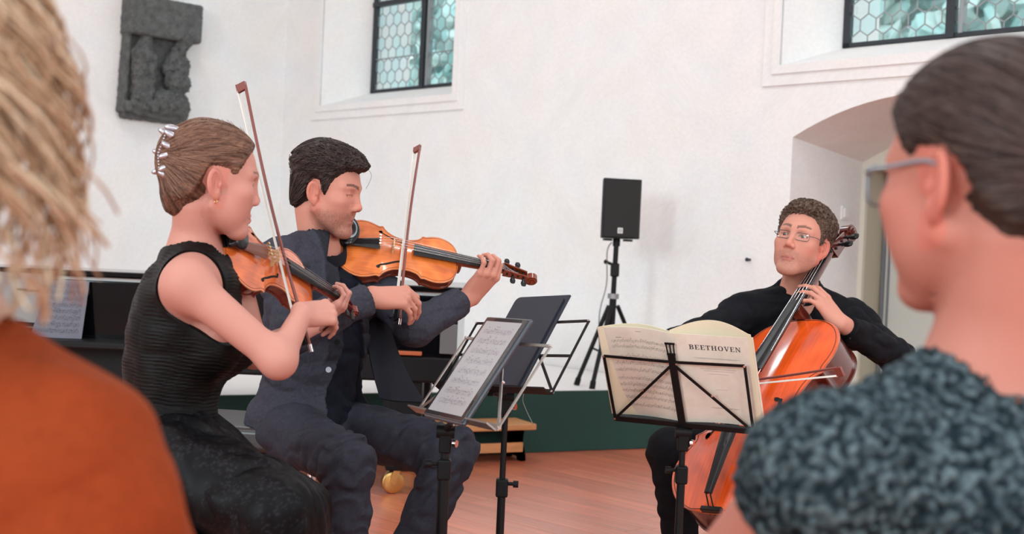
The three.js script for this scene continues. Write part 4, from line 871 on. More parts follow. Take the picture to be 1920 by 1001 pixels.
{ // stand with the open booklet, before the cellist
  const X = [0.872, 0.016, 0.49], Y = [-0.23, 0.896, 0.379], Z = [-0.433, -0.443, 0.785], t = at(1270, 737, 3.3);
  const P = musicStand('black wire music stand holding the open cream booklet', X, Y, Z, t.toArray(), 0.4, 0.2, { lyre: true, side: -1, split: 0.505, knob: -1 });
  const b = thing('music_booklet', 'open cream booklet of sheet music with a printed title page', 'booklet');
  b.position.copy(t); b.quaternion.setFromRotationMatrix(new THREE.Matrix4().makeBasis(V(...X), V(...Y), V(...Z)));
  const tex = staffPage(1600, 1050, 21, (g, w, h, r) => {
    g.fillStyle = '#f7efe2'; g.fillRect(0, 0, w, h);
    for (let i = 0; i < 400; i++) { g.fillStyle = `rgba(${170 + r() * 60},${150 + r() * 50},${120 + r() * 40},0.03)`; g.beginPath(); g.arc(r() * w, r() * h, 10 + r() * 60, 0, 7); g.fill(); }
    staves(g, 130, 770, [150, 215, 330, 410, 490, 590, 665, 740, 815, 910], 6, r, '#8a7f76');
    g.fillStyle = '#7a7068'; g.font = '22px serif'; g.textAlign = 'center'; g.fillRect(180, 118, 60, 5); g.fillRect(400, 45, 60, 4);
    g.fillStyle = '#3b3b42'; g.font = 'bold 76px serif';
    const word = 'BEETHOVEN'; let x = 945; for (const ch of word) { g.textAlign = 'left'; g.fillText(ch, x, 175); x += g.measureText(ch).width + 4; }
    g.fillStyle = '#9b9389';
    for (const [y, x0, x1] of [[268, 980, 1440], [276, 1010, 1400], [395, 1030, 1380], [420, 1060, 1350], [455, 1100, 1310], [640, 1150, 1270], [860, 1080, 1360], [868, 1100, 1340]]) for (let q = x0; q < x1; q += 12) g.fillRect(q, y, 6 + r() * 5, 4);
  });
  const bulge = (u) => { const q = Math.abs(u - 0.49) * 2; return 0.004 + 0.012 * Math.sin(Math.min(1, q * 1.1) * Math.PI * 0.8); };
  const page = (lift, z0, x0, x1, ht, wave) => (u, v) => V(lerp(x0, x1, u) + (1 - v) * 0.006 * (u - 0.5), lerp(-0.096, ht + wave(u), v), z0 - bulge(u) - lift * v);
  const cover = part('cover', slab(page(0.0, -0.005, -0.214, 0.226, 0.178, (u) => 0.006 * Math.sin(u * 6)), 40, 6, 0.001), std(0xffffff, 0.75, { map: tex, transmission: 0.22, thickness: 0 }), b);
  const paper = std(rgb(0.82, 0.74, 0.55), 0.8);
  part('page', slab((u, v) => { const x = lerp(0.0, 0.222, u); return V(x, lerp(-0.094, 0.186 + 0.02 * Math.sin(Math.PI * Math.min(1, u * 1.05)), v), -0.012 - 0.03 * Math.sin(Math.PI * u) * (0.5 + 0.5 * v)); }, 24, 5, 0.0012), paper, b);
  part('page', slab((u, v) => { const x = lerp(-0.21, 0.0, u); return V(x, lerp(-0.094, 0.183 + 0.006 * Math.sin(Math.PI * u), v), -0.012 - 0.02 * Math.sin(Math.PI * u) * (0.5 + 0.5 * v)); }, 24, 5, 0.0012), paper, b);
}
// ---------------------------------------------------------------- people
const skinMat = new THREE.MeshPhysicalMaterial({ vertexColors: true, roughness: 0.52, specularIntensity: 0.45, sheen: 0.15, sheenRoughness: 0.5, sheenColor: rgb(0.9, 0.5, 0.4) });
const hairMat = (r = 0.5) => new THREE.MeshPhysicalMaterial({ vertexColors: true, roughness: r, specularIntensity: 0.4 });
const clothMat = (rough = 0.85, more = {}) => new THREE.MeshPhysicalMaterial({ vertexColors: true, roughness: rough, specularIntensity: 0.2, ...more });
const flatCol = (c) => () => c;
const mirror = (fn) => [fn(1), fn(-1)];
function earAxes(s) { const up = V(s * 0.12, 0.96, -0.25).normalize(), fw = V(s * -0.42, 0.2, 0.88).normalize(); return [new THREE.Vector3().crossVectors(up, fw).normalize(), up, fw]; }
/** head in its own axes: x to its left, y up, z forward, origin between the ears; sizes in metres for a head 0.24 m high */
function headItems(o = {}) {
  const m = o.male ? 1 : 0, jw = o.jaw ?? (m ? 1.06 : 0.94), nz = o.nose ?? (m ? 0.117 : 0.113), open = o.eyeOpen ?? 0.0042, chin = o.chin ?? 0;
  const L = [
    ellipsoid(V(0, 0.048, -0.012), [0.075, 0.083, 0.097], 0.02),
    ellipsoid(V(0, 0.004, 0.03), [0.064, 0.086, 0.063], 0.03),
    ellipsoid(V(0, -0.055, 0.04), [0.045 * jw, 0.05, 0.05], 0.03),
    ...mirror((s) => capsule(V(s * 0.053 * jw, -0.048, 0.002), V(s * 0.019 * jw, -0.1, 0.066), 0.017, 0.015, 0.028)),
    ellipsoid(V(0, -0.101 - chin * 0.004, 0.074 + chin * 0.003), [0.022 * jw, 0.017, 0.018], 0.022),
    ...mirror((s) => ellipsoid(V(s * 0.045, -0.014, 0.06), [0.021, 0.018, 0.023], 0.025)), ...mirror((s) => ellipsoid(V(s * 0.036 * jw, -0.046, 0.045), [0.024 * (o.cheek ?? (m ? 0.72 : 1)), 0.032, 0.03 * (m ? 0.9 : 1)], 0.03)),
    ...mirror((s) => capsule(V(s * 0.01, 0.03, 0.0865 + m * 0.0015), V(s * 0.046, 0.029, 0.068), 0.0105, 0.009, 0.016)),
    ...mirror((s) => cut(ellipsoid(V(s * 0.031, 0.011, 0.099), [0.0175, 0.0115, 0.0165], 0.012), 0.012)),
    capsule(V(0, 0.02, 0.0905), V(0, -0.022, nz - 0.012), 0.0072, 0.0086, 0.012),
    ellipsoid(V(0, -0.026, nz - 0.0115), [0.0105, 0.0095, 0.0115], 0.007),
    ...mirror((s) => ellipsoid(V(s * 0.0125, -0.031, 0.0985), [0.0075, 0.008, 0.0105], 0.007)),
    ...mirror((s) => cut(ellipsoid(V(s * 0.0068, -0.0385, 0.1045), [0.0038, 0.0042, 0.006], 0.003), 0.003)),
    // lips
    capsule(V(0, -0.0635, 0.0905 - m * 0.002), V(0.0235, -0.0675, 0.0795), 0.0056 - m * 0.0012, 0.0025, 0.006), capsule(V(0, -0.0635, 0.0905 - m * 0.002), V(-0.0235, -0.0675, 0.0795), 0.0056 - m * 0.0012, 0.0025, 0.006),
    ...[[0.007, 0.019], [-0.007, -0.019]].map(([p, q]) => capsule(V(p, -0.0735, 0.0895 - m * 0.0025), V(q, -0.071, 0.082), 0.0062 - m * 0.0014, 0.003, 0.006)), capsule(V(-0.007, -0.0735, 0.0895 - m * 0.0025), V(0.007, -0.0735, 0.0895 - m * 0.0025), 0.0062 - m * 0.0014, 0.0062 - m * 0.0014, 0.006),
    ...mirror((s) => cut(capsule(V(0, -0.0682, 0.0965), V(s * 0.023, -0.0688, 0.083), 0.0014, 0.001, 0.003), 0.003)),
    // eyelids: a shell round the eyeball with its slit
    ...mirror((s) => other(V(s * 0.031, 0.0095, 0.0735), 0.0145, (x, y, z) => {
      const X = x - s * 0.031, Y = y - 0.0095 - (o.lid ?? 0), Z = z - 0.0735, d = Math.sqrt(X * X + (y - 0.0095) ** 2 + Z * Z) - 0.0139;
      const a = X / 0.0125, b = Y / open, slit = (Math.sqrt(a * a + b * b) - 1) * open;
      return Z > 0 ? Math.max(d, -slit) : d;
    }, 0.003)),
    // ears
    ...mirror((s) => { const [nn, up, fw] = earAxes(s); return ellipsoid(V(s * 0.0775, -0.001, -0.01), [0.0075, 0.0325, 0.0195], 0.006, [nn, up, fw]); }),
    ...mirror((s) => ellipsoid(V(s * 0.0735, -0.029, -0.002), [0.0055, 0.0105, 0.008], 0.008)),
    ...mirror((s) => { const [nn, up, fw] = earAxes(s); return cut(ellipsoid(V(s * 0.0775, 0.001, -0.008).addScaledVector(nn, s * 0.0085), [0.0105, 0.0235, 0.0125], 0.0025, [nn, up, fw]), 0.0025); }),
    ...mirror((s) => ellipsoid(V(s * 0.0745, -0.005, 0.003), [0.005, 0.006, 0.0045], 0.004)),
    ...mirror((s) => capsule(V(s * 0.0795, 0.014, -0.0135), V(s * 0.0775, -0.013, -0.0115), 0.003, 0.0026, 0.002)),
  ];
  return L;
}
function headColor(o) {
  const S = o.skin, red = o.red ?? [0.62, 0.2, 0.15], lip = o.lip ?? [0.5, 0.17, 0.15], brow = o.brow;
  return (x, y, z) => {
    const ax = Math.abs(x);
    let c = S, n = noise3(x * 60, y * 60, z * 60);
    const g = (dx, dy, dz, s) => Math.exp(-(dx * dx + dy * dy + dz * dz) / (s * s));
    c = mix3(c, red, clamp(0.24 * g(ax - 0.042, y + 0.03, z - 0.055, 0.042) + 0.3 * g(x, y + 0.026, z - 0.108, 0.016) + (ax > 0.066 && z < 0.02 ? 0.5 : 0) + 0.04 * n, 0, 0.8) * (o.blush ?? 1));
    c = mix3(c, red, 0.2 * g(ax - 0.031, y - 0.012, z - 0.085, 0.013));
    if (o.beard && z > -0.03) {
      const low = sstep(-y, 0.035, 0.06) * sstep(z, -0.03, 0.03), mous = sstep(-y, 0.04, 0.05) * (ax < 0.034 ? 1 : 0), k = Math.max(low * (1 - 0.8 * g(ax - 0.035, y + 0.042, z - 0.07, 0.014)), mous) * (0.62 + 0.45 * noise3(x * 330, y * 330, z * 330));
      c = mix3(c, o.beard, clamp(k, 0, 1) * (o.beardAmount ?? 0.6));
    }
    if (z > 0.06) {
      const lipD = Math.max(0, Math.abs(y + 0.0682) - (0.0075 * (1 - (ax / 0.025) ** 2)));
      if (z > 0.07) c = mix3(c, lip, (1 - sstep(lipD, 0, 0.0028)) * (1 - sstep(ax, 0.019, 0.0255)) * 0.7);
      c = mix3(c, [0.2, 0.06, 0.05], (1 - sstep(Math.abs(y + 0.0685), 0.0007, 0.0024)) * (1 - sstep(ax, 0.02, 0.025)) * 0.7);
      const by = 0.0315 + 0.006 * Math.sin(clamp((ax - 0.012) / 0.038, 0, 1) * 2.4) + (o.browLift ?? 0);
      if (ax > 0.01 && ax < 0.05 && Math.abs(y - by) < (o.male ? 0.0056 : 0.0036) * (1 - 0.5 * (ax - 0.01) / 0.04) && z > 0.05) c = mix3(c, brow, 0.78);
      const ed = Math.hypot((ax - 0.031) / 0.0135, (y - 0.0095 - (o.lid ?? 0)) / ((o.eyeOpen ?? 0.0042) + 0.0012)); if (ed < 1.15 && ed > 0.75 && y > 0.0085 + (o.lid ?? 0)) c = mix3(c, [0.05, 0.025, 0.02], 0.75);
    }
    if (o.scalp) { const k = o.scalp(x, y, z); if (k > 0) c = mix3(c, o.hair, k); }
    return c;
  };
}
/** eyeballs as parts of a head */
function eyes(person, F, iris, dir = [0, -0.1, 1]) {
  const d = V(...dir).normalize();
  for (const s of [1, -1]) {
    const g = new THREE.SphereGeometry(0.0126, 20, 16).rotateX(Math.PI / 2), p = g.attributes.position, n = g.attributes.normal, col = new Float32Array(p.count * 3);
    g.applyQuaternion(new THREE.Quaternion().setFromUnitVectors(V(0, 0, 1), d));
    for (let i = 0; i < p.count; i++) { const k = V(p.getX(i), p.getY(i), p.getZ(i)).normalize().dot(d), c = k > 0.965 ? [0.01, 0.01, 0.01] : k > 0.83 ? iris : [0.5, 0.45, 0.43]; col.set(c, i * 3); }
    g.setAttribute('color', new THREE.BufferAttribute(col, 3));
    const e = part('eye', g.translate(s * 0.031, 0.0095, 0.0735).applyMatrix4(frameMatrix(F)), new THREE.MeshPhysicalMaterial({ vertexColors: true, roughness: 0.12 }), person);
  }
}
/** hand at a wrist: y points along the hand, z out of its back; side +1 for a left hand */
function handItems(f, side, flex, thumb, scale = 1, spread = [0.1, 0.02, -0.06, -0.14]) {
  const L = [], P = (x, y, z) => fromFrame(f, x * side * scale, y * scale, z * scale), tips = [];
  const kn = [[0.029, 0.09, 0], [0.0085, 0.095, 0.0025], [-0.0125, 0.09, 0.0015], [-0.031, 0.08, -0.003]], len = [[0.042, 0.026, 0.021], [0.046, 0.03, 0.022], [0.043, 0.028, 0.021], [0.034, 0.021, 0.018]], rad = [0.0093, 0.0095, 0.009, 0.008];
  const W = [[0.017, 0, 0], [0.006, 0, 0], [-0.006, 0, 0], [-0.017, 0, 0]];
  for (let i = 0; i < 4; i++) L.push(capsule(P(...W[i]), P(kn[i][0], kn[i][1], kn[i][2] - 0.004), 0.0145 * scale, 0.0112 * scale, 0.016));
  L.push(ellipsoid(P(0.02, 0.04, -0.012), [0.017 * scale, 0.03 * scale, 0.014 * scale], 0.015, [f.x, f.y, f.z]), ellipsoid(P(-0.02, 0.035, -0.01), [0.014 * scale, 0.032 * scale, 0.012 * scale], 0.015, [f.x, f.y, f.z]));
  for (let i = 0; i < 4; i++) {
    let a = 0, [x, y, z] = kn[i]; const sp = spread[i];
    for (let k = 0; k < 3; k++) {
      a += flex[i][k];
      const l = len[i][k], nx = x + Math.sin(sp) * l * Math.cos(a), ny = y + Math.cos(sp) * Math.cos(a) * l, nz = z - Math.sin(a) * l;
      L.push(capsule(P(x, y, z), P(nx, ny, nz), (rad[i] - k * 0.0009) * scale, (rad[i] - (k + 1) * 0.0011) * scale, k ? 0.003 : 0.006));
      x = nx; y = ny; z = nz;
    }
    tips.push(P(x, y, z));
  }
  let [x, y, z] = [0.024, 0.022, -0.01], r = 0.0135; const tl = [0.044, 0.034, 0.026];
  thumb.forEach((d, k) => { const q = V(...d).normalize(), n = [x + q.x * tl[k], y + q.y * tl[k], z + q.z * tl[k]]; L.push(capsule(P(x, y, z), P(...n), r * scale, (r - 0.0017) * scale, k ? 0.004 : 0.012)); [x, y, z] = n; r -= 0.0017; });
  tips.push(P(x, y, z));
  L.tips = tips;
  return L;
}
function handFrame(o, y, z) { y = y.clone().normalize(); const x = new THREE.Vector3().crossVectors(y, z).normalize(); return { o, x, y, z: new THREE.Vector3().crossVectors(x, y) }; }
/** trunk between shoulders and hips */
function trunk(J, d) {
  const sm = J.shL.clone().add(J.shR).multiplyScalar(0.5), hm = J.hipL.clone().add(J.hipR).multiplyScalar(0.5), y = sm.clone().sub(hm).normalize(), x = J.shL.clone().sub(J.shR); x.addScaledVector(y, -x.dot(y)).normalize();
  const z = new THREE.Vector3().crossVectors(x, y), A = [x, y, z], at2 = (t, f = 0, s = 0) => hm.clone().lerp(sm, t).addScaledVector(z, f).addScaledVector(x, s), g = d.grow ?? 0;
  const L = [
    capsule(J.shL, J.shR, d.sh + g, d.sh + g, 0.04),
    capsule(J.neck.clone().addScaledVector(y, 0.005), J.shL, d.trap + g, d.sh * 0.8 + g, 0.04), capsule(J.neck.clone().addScaledVector(y, 0.005), J.shR, d.trap + g, d.sh * 0.8 + g, 0.04),
    ellipsoid(at2(0.76, d.chestF ?? 0), [d.chest[0] + g, d.chest[1] + g, d.chest[2] + g], 0.06, A),
    ellipsoid(at2(0.42, d.bellyF ?? 0), [d.belly[0] + g, d.belly[1] + g, d.belly[2] + g], 0.07, A),
    ellipsoid(at2(0.03, d.hipF ?? 0), [d.hip[0] + g, d.hip[1] + g, d.hip[2] + g], 0.07, A),
    ...(d.bust ? mirror((s) => ellipsoid(at2(0.66, d.bust[0], s * 0.065), [0.06 + g, 0.065 + g, d.bust[1] + g], 0.04, A)) : []),
  ];
  L.frame = { o: hm, x, y, z }; L.point = at2; L.H = sm.distanceTo(hm);
  return L;
}
const limb = (a, b, c, r, k = 0.03) => [capsule(a, b, r[0], r[1], k), capsule(b, c, r[2], r[3], k)];
/** creases of cloth */
const folds = (x, y, z, f = 14, a = 0.004) => { const n = noise3(x * f * 0.5, y * f, z * f * 0.5), q = noise3(x * f * 1.7 + 5, y * f * 2.1, z * f * 1.7); return a * (1 - 2 * Math.abs(n)) + a * 0.45 * q; };
function hairColor(base, F, along, amp = 0.35, fr = 170) {
  return (x, y, z) => { const [a, b, c] = toFrame(F, x, y, z), [u, v, w] = along(a, b, c), n = noise3(u * fr, v * fr, w * fr) * 0.6 + noise3(u * fr * 2.3, v * fr * 2.3, w * fr * 2.3) * 0.4, k = 1 + amp * n; return [base[0] * k, base[1] * k, base[2] * k]; };
}
/** hair as a shell on the skull that thins to nothing along a hairline given as [z, y] points; extra = locks and volumes */
function hairShell(line, thick, extra, noise) {
  const base = field([ellipsoid(V(0, 0.048, -0.012), [0.075, 0.083, 0.097], 0.02), ellipsoid(V(0, 0.004, 0.03), [0.064, 0.086, 0.063], 0.03), ellipsoid(V(0, -0.02, -0.05), [0.06, 0.062, 0.048], 0.03)]);
  const edge = (z) => { if (z >= line[0][0]) return line[0][1]; for (let i = 1; i < line.length; i++) if (z >= line[i][0]) { const [z0, y0] = line[i - 1], [z1, y1] = line[i]; return y0 + (y1 - y0) * (z - z0) / (z1 - z0); } return line[line.length - 1][1]; };
  const more = extra.length ? field(extra) : () => 10, K = 0.018;
  const shell = (x, y, z) => {
    const g = y - (edge(z - 0.007) + edge(z) * 2 + edge(z + 0.007)) / 4 + 0.004 * noise3(x * 160, y * 60, z * 160), m = sstep(g, -0.009, 0.02), d0 = base(x, y, z) - lerp(-0.006, thick(x, y, z), m), d1 = more(x, y, z), h = K - Math.abs(d0 - d1);
    return Math.min(d0, d1) - (h > 0 ? h * h / (4 * K) : 0) + (noise ? noise(x, y, z) * m : 0);
  };
  shell.inside = (x, y, z) => y - (edge(z - 0.007) + edge(z) * 2 + edge(z + 0.007)) / 4 > 0.006;
  return shell;
}
/** single strands lying on a head of hair; flow(x, y, z, random) gives their course in the axes of the head */
function strands(hair, F, surface, inside, flow, o) {
  const rnd = mulberry(o.seed), sets = o.colors.map(() => []), e = 0.0015, steps = 6;
  const f = (p) => surface(p[0], p[1], p[2]);
  const settle = (p) => { for (let i = 0; i < 3; i++) { const d = f(p), gx = f([p[0] + e, p[1], p[2]]) - d, gy = f([p[0], p[1] + e, p[2]]) - d, gz = f([p[0], p[1], p[2] + e]) - d, L = Math.hypot(gx, gy, gz) || 1; p = [p[0] - gx / L * (d - o.lift), p[1] - gy / L * (d - o.lift), p[2] - gz / L * (d - o.lift)]; } return p; };
  for (let n = 0, tries = 0; n < o.count && tries < o.count * 6; tries++) {
    const u = rnd() * 2 - 1, a = rnd() * 6.283, q = Math.sqrt(1 - u * u), dir = [q * Math.cos(a), u, q * Math.sin(a)];
    let p = [dir[0] * 0.16, 0.035 + dir[1] * 0.16, -0.012 + dir[2] * 0.16];
    for (let i = 0; i < 24; i++) { const d = f(p); if (d < 0.0006) break; p = p.map((v, k) => v - dir[k] * d * 0.85); }
    if (!inside(...p)) continue;
    const pts = [p = settle(p)], len = o.length * (0.6 + 0.8 * rnd()) / steps, seed = rnd();
    for (let i = 0; i < steps; i++) { const d = flow(...p, seed, i), L = Math.hypot(...d) || 1; p = settle(p.map((v, k) => v + d[k] / L * len)); pts.push(p); }
    if (!inside(...p)) continue;
    sets[Math.floor(rnd() * sets.length)].push(tube(pts.map((v) => fromFrame(F, ...v)), o.radius * (F.s ?? 1), 9, 4)); n++;
  }
  sets.forEach((list, i) => { if (list.length) part('strands', list, std(rgb(...o.colors[i]), 0.45, { specularIntensity: 0.35 }), hair); });
}

function body(person, F, headOpt, items, boxes, colorBody) {
  const hf = field(headItems(headOpt)), head = framed(hf, F, 0.2, 0.02), all = field([...items, { ...head, k: 0.016 }]), hc = headColor(headOpt);
  const color = (x, y, z) => { const [a, b, c] = toFrame(F, x, y, z), skin = colorBody ? colorBody(x, y, z) : headOpt.skin; return Math.hypot(a, b, c) < 0.2 && b > -0.14 ? mix3(hc(a, b, c), skin, sstep(-b, 0.11, 0.14)) : skin; };
  const m = part('body', joinMeshes(boxes.map(([lo, hi, h]) => meshField(all, lo, hi, h, color))), skinMat, person);
  m.userData.label = 'skin of the person';
  return all;
}
const inBox = (c, r) => [V(c.x - r, c.y - r, c.z - r), V(c.x + r, c.y + r, c.z + r)];
function shoes(person, list, mat = blackSatin) {
  for (const [ankle, dir] of list) {
    const d = dir.clone().setY(0).normalize(), h = V(ankle.x, 0.045, ankle.z), f = field([capsule(h.clone().addScaledVector(d, -0.04), h.clone().addScaledVector(d, 0.13).setY(0.035), 0.042, 0.032, 0.03), capsule(h, ankle.clone(), 0.043, 0.045, 0.03), ]), g = (x, y, z) => Math.max(f(x, y, z), 0.002 - y);
    part('shoe', meshField(g, V(h.x - 0.2, -0.02, h.z - 0.2), V(h.x + 0.2, ankle.y + 0.06, h.z + 0.2), 0.008), mat, person);
  }
}
// ---------------------------------------------------------------- the woman with the violin
{
  const p = thing('person', 'woman in a sleeveless black dress playing the violin', 'person');
  const S = [0.58, 0.27, 0.215];
  const F = lookFrame(at(399, 343, 2.8), V(0.9, -0.09, -0.4), 0.03);
  const J = { neck: at(364, 466, 2.83), shR: at(350, 532, 2.69), shL: at(432, 512, 3.0), elR: at(522, 676, 2.66), wrR: at(566, 588, 2.8), elL: at(478, 660, 2.98), wrL: at(606, 572, 3.2), hipR: at(332, 868, 2.72), hipL: at(340, 858, 2.93), knR: at(522, 968, 2.6), knL: at(540, 962, 2.92) };
  const dims = { sh: 0.046, trap: 0.04, chest: [0.145, 0.16, 0.112], belly: [0.12, 0.15, 0.096], hip: [0.155, 0.12, 0.105], chestF: -0.042, bellyF: -0.045, hipF: -0.03, bust: [0.062, 0.055] };
  const T = trunk(J, dims);
  // right hand on the bow, left hand round the neck of the violin
  const bowDir = woman.tip.clone().sub(woman.frog).normalize(), grip = woman.frog.clone().addScaledVector(bowDir, 0.055);
  const toGrip = grip.clone().sub(J.wrR);
  const hR = handFrame(J.wrR, V(0.5, 0.06, -0.5), V(0.5, 0.75, 0.45));
  const rightHand = handItems(hR, -1, [[0.85, 0.75, 0.35], [0.95, 0.85, 0.4], [1.0, 0.8, 0.4], [0.9, 0.6, 0.3]], [[0.3, 0.7, -0.7], [0.1, 0.65, -0.75], [-0.25, 0.6, -0.7]], 0.9);
  const neckPt = onString(woman.violin, 0, 0.455, 0.0);
  const vz = V(0.834, 0.471, 0.286), vy = V(0.452, -0.289, -0.844), vx = V(0.315, -0.833, 0.454);
  J.wrL = neckPt.clone().addScaledVector(vx, 0.075).addScaledVector(vz, -0.045).addScaledVector(vy, -0.035);
  const hL = handFrame(J.wrL, vz.clone().multiplyScalar(0.8).addScaledVector(vx, -0.35).addScaledVector(vy, 0.35), vx.clone().multiplyScalar(0.9).addScaledVector(vy, 0.35).addScaledVector(vz, 0.3));
  const leftHand = handItems(hL, 1, [[0.7, 1.25, 0.8], [0.6, 1.2, 0.7], [0.45, 1.1, 0.6], [0.35, 1.0, 0.6]], [[0.55, 0.6, -0.5], [0.15, 0.85, -0.45], [0.0, 0.95, -0.2]], 0.88, [0.12, 0.03, -0.05, -0.12]);
  const arm = [0.046, 0.034, 0.035, 0.0235];
  const items = [...T, capsule(fromFrame(F, 0, -0.055, -0.035), J.neck, 0.047, 0.05, 0.03), ...limb(J.shR, J.elR, J.wrR, arm, 0.035), ...limb(J.shL, J.elL, J.wrL, arm, 0.035), ...rightHand, ...leftHand, capsule(J.hipR, J.knR, 0.085, 0.06), capsule(J.hipL, J.knL, 0.085, 0.06)];
  const ho = { male: 0, skin: S, hair: [0.12, 0.06, 0.038], brow: [0.16, 0.085, 0.06], eyeOpen: 0.0022, lid: -0.004, lip: [0.55, 0.2, 0.18], scalp: (x, y, z) => sstep(y - 0.02, 0.02, 0.035) * sstep(0.06 - z, 0, 0.02) };
  const [alo, ahi] = around([J.shR, J.elR, J.wrR, J.shL, J.elL, J.wrL, J.neck], 0.085);
  body(p, F, ho, items, [[...inBox(fromFrame(F, 0, 0, 0), 0.165), 0.0026], [alo, ahi, 0.0052], [...inBox(fromFrame(hR, 0, 0.075, -0.03), 0.105), 0.0025], [...inBox(fromFrame(hL, 0, 0.07, -0.03), 0.105), 0.0025], [...around([J.hipL, J.hipR, J.knL, J.knR, J.neck], 0.13), 0.014]]);
  eyes(p, F, [0.1, 0.08, 0.06], [0, -0.6, 1]);
  // hair drawn back into a twist
  const strand = (x, y, z) => { const r = Math.hypot(y - 0.03, z + 0.15); return [x * 0.55, Math.atan2(y - 0.03, z + 0.15) * 0.17, r * 0.05]; };
  const H = hairShell([[0.12, 0.1], [0.085, 0.087], [0.07, 0.077], [0.056, 0.052], [0.044, 0.028], [0.032, 0.012], [0.022, 0.03], [-0.024, 0.034], [-0.034, 0.0], [-0.048, -0.035], [-0.062, -0.055], [-0.12, -0.07]],
    (x, y, z) => 0.0065 + 0.006 * sstep(y, 0.04, 0.11) + 0.004 * sstep(-z, 0.0, 0.06),
    [ellipsoid(V(0, 0.03, -0.078), [0.045, 0.066, 0.04], 0.02), ellipsoid(V(0, -0.045, -0.076), [0.04, 0.042, 0.032], 0.03), ellipsoid(V(0, 0.045, -0.104), [0.026, 0.058, 0.03], 0.012)]);
  const hf = framed((x, y, z) => { const [a, b, c] = strand(x, y, z); return H(x, y, z) + 0.0012 * noise3(a * 150, b * 150, c * 150) + 0.0007 * noise3(a * 330, b * 330, c * 330); }, F, 0.2);
  const hair = part('hair', meshField(hf.d, ...inBox(F.o, 0.17), 0.0024, ((c) => (x, y, z) => { const [a, b, e] = toFrame(F, x, y, z), [u, v, w] = strand(a, b, e), k = 1 + 0.45 * noise3(u * 60, v * 60, w * 60) - 0.25 * sstep(-b, -0.03, 0.04), q = c(x, y, z); return [q[0] * k, q[1] * k, q[2] * k]; })(hairColor([0.16, 0.078, 0.052], F, strand, 0.6, 260))), hairMat(0.42), p);
  hair.userData.label = 'light brown hair drawn back and pinned up';
  strands(hair, F, H, H.inside, (x, y, z, s) => [-x * 0.9 - 0.01 * Math.sign(x), 0.045 - y + 0.03 * (s - 0.5), -0.125 - z], { seed: 12, count: 620, length: 0.075, radius: 0.0007, lift: 0.0004, colors: [[0.1, 0.045, 0.03], [0.2, 0.105, 0.07], [0.28, 0.16, 0.11]] });
  // loose ends standing at the crown
  { const rnd = mulberry(4), w = []; for (let i = 0; i < 26; i++) { const a = rnd() * 1.5 - 0.3, x = (rnd() - 0.5) * 0.09, q = (t, l) => fromFrame(F, x + l * (rnd() - 0.5) * 0.5, 0.05 + (0.088 + l) * Math.cos(t), -0.015 + (0.1 + l) * Math.sin(t)); w.push(tube([q(a, 0), q(a - 0.1, 0.004), q(a - 0.2, 0.008)], 0.0005, 6, 4)); } part('stray_hair', w, std(rgb(0.2, 0.1, 0.065), 0.5), hair); }
  // clip with silver petals
  const clip = part('hair_clip', [tube([[0.0, 0.112, -0.1], [0.034, 0.092, -0.096], [0.052, 0.045, -0.084], [0.046, -0.012, -0.082]].map((q) => fromFrame(F, -q[0], q[1], q[2])), 0.0055, 20, 8), tube([[0.0, 0.112, -0.1], [0.034, 0.092, -0.096], [0.052, 0.045, -0.084], [0.046, -0.012, -0.082]].map((q) => fromFrame(F, q[0], q[1], q[2])), 0.0055, 20, 8)], std(rgb(0.012, 0.012, 0.013), 0.2, { clearcoat: 0.8 }), p);
  const sil = std(rgb(0.42, 0.42, 0.46), 0.3, { metalness: 0.9 });
  for (const [y, tw, x] of [[0.106, 0.1, -0.02], [0.09, 0.45, -0.027], [0.064, 0.4, -0.031], [0.044, -0.35, -0.031], [0.018, -0.55, -0.028], [0.0, 0.35, -0.024], [0.095, 0.4, 0.012], [0.05, 0.1, 0.02], [0.01, -0.4, 0.014]]) {
    const g = new THREE.SphereGeometry(1, 14, 10).scale(0.0065, 0.008, 0.02).rotateX(tw).rotateY(-0.25).translate(x, y, -0.113 + Math.abs(y - 0.045) * 0.1 + (x > 0 ? -0.008 : 0));
    part('petal', g.applyMatrix4(frameMatrix(F)), sil, clip);
  }
  { const b = []; for (let i = 0; i < 16; i++) { const y = 0.1 - i * 0.0065; b.push(ball(fromFrame(F, -0.016, y, -0.13 + Math.abs(y - 0.045) * 0.22), 0.0034, 8)); } part('bead', b, sil, clip); }
  part('earring', [new THREE.TorusGeometry(0.005, 0.001, 6, 16).rotateY(0.3).applyMatrix4(new THREE.Matrix4().makeTranslation(-0.076, -0.042, -0.001)).applyMatrix4(frameMatrix(F))], gold, p);
  // dress: sleeveless top with fine crosswise gathers
  const Tt = trunk(J, { ...dims, grow: 0.008 }), tf = field(Tt), arms = field([capsule(J.shR.clone().addScaledVector(Tt.frame.x, 0.004).addScaledVector(Tt.frame.z, 0.018), J.elR, 0.083, 0.062), capsule(J.shL, J.elL, 0.07, 0.06)]), neckHole = field([capsule(fromFrame(F, 0, -0.06, -0.03), J.neck.clone().addScaledVector(Tt.frame.y, -0.002), 0.05, 0.072)]);
  const hp = Tt.frame;
  const top = (x, y, z) => {
    const [a, b, c] = toFrame(hp, x, y, z), ea = arms(x, y, z), d = tf(x, y, z) + sstep(Math.min(ea, neckHole(x, y, z)), 0.004, 0.03) * 0.0013 * Math.sin(b * 760 + 2.2 * noise3(a * 14, b * 9, c * 14)) * (0.6 + 0.4 * noise3(a * 22, b * 30, c * 22)) + folds(x, y, z, 9, 0.003);
    return Math.max(d, -ea, -neckHole(x, y, z), -0.05 - b);
  };
  const dressCol = (x, y, z) => { const n = noise3(x * 90, y * 260, z * 90), k = 0.0045 + 0.002 * n; return [k, k, k * 1.05]; };
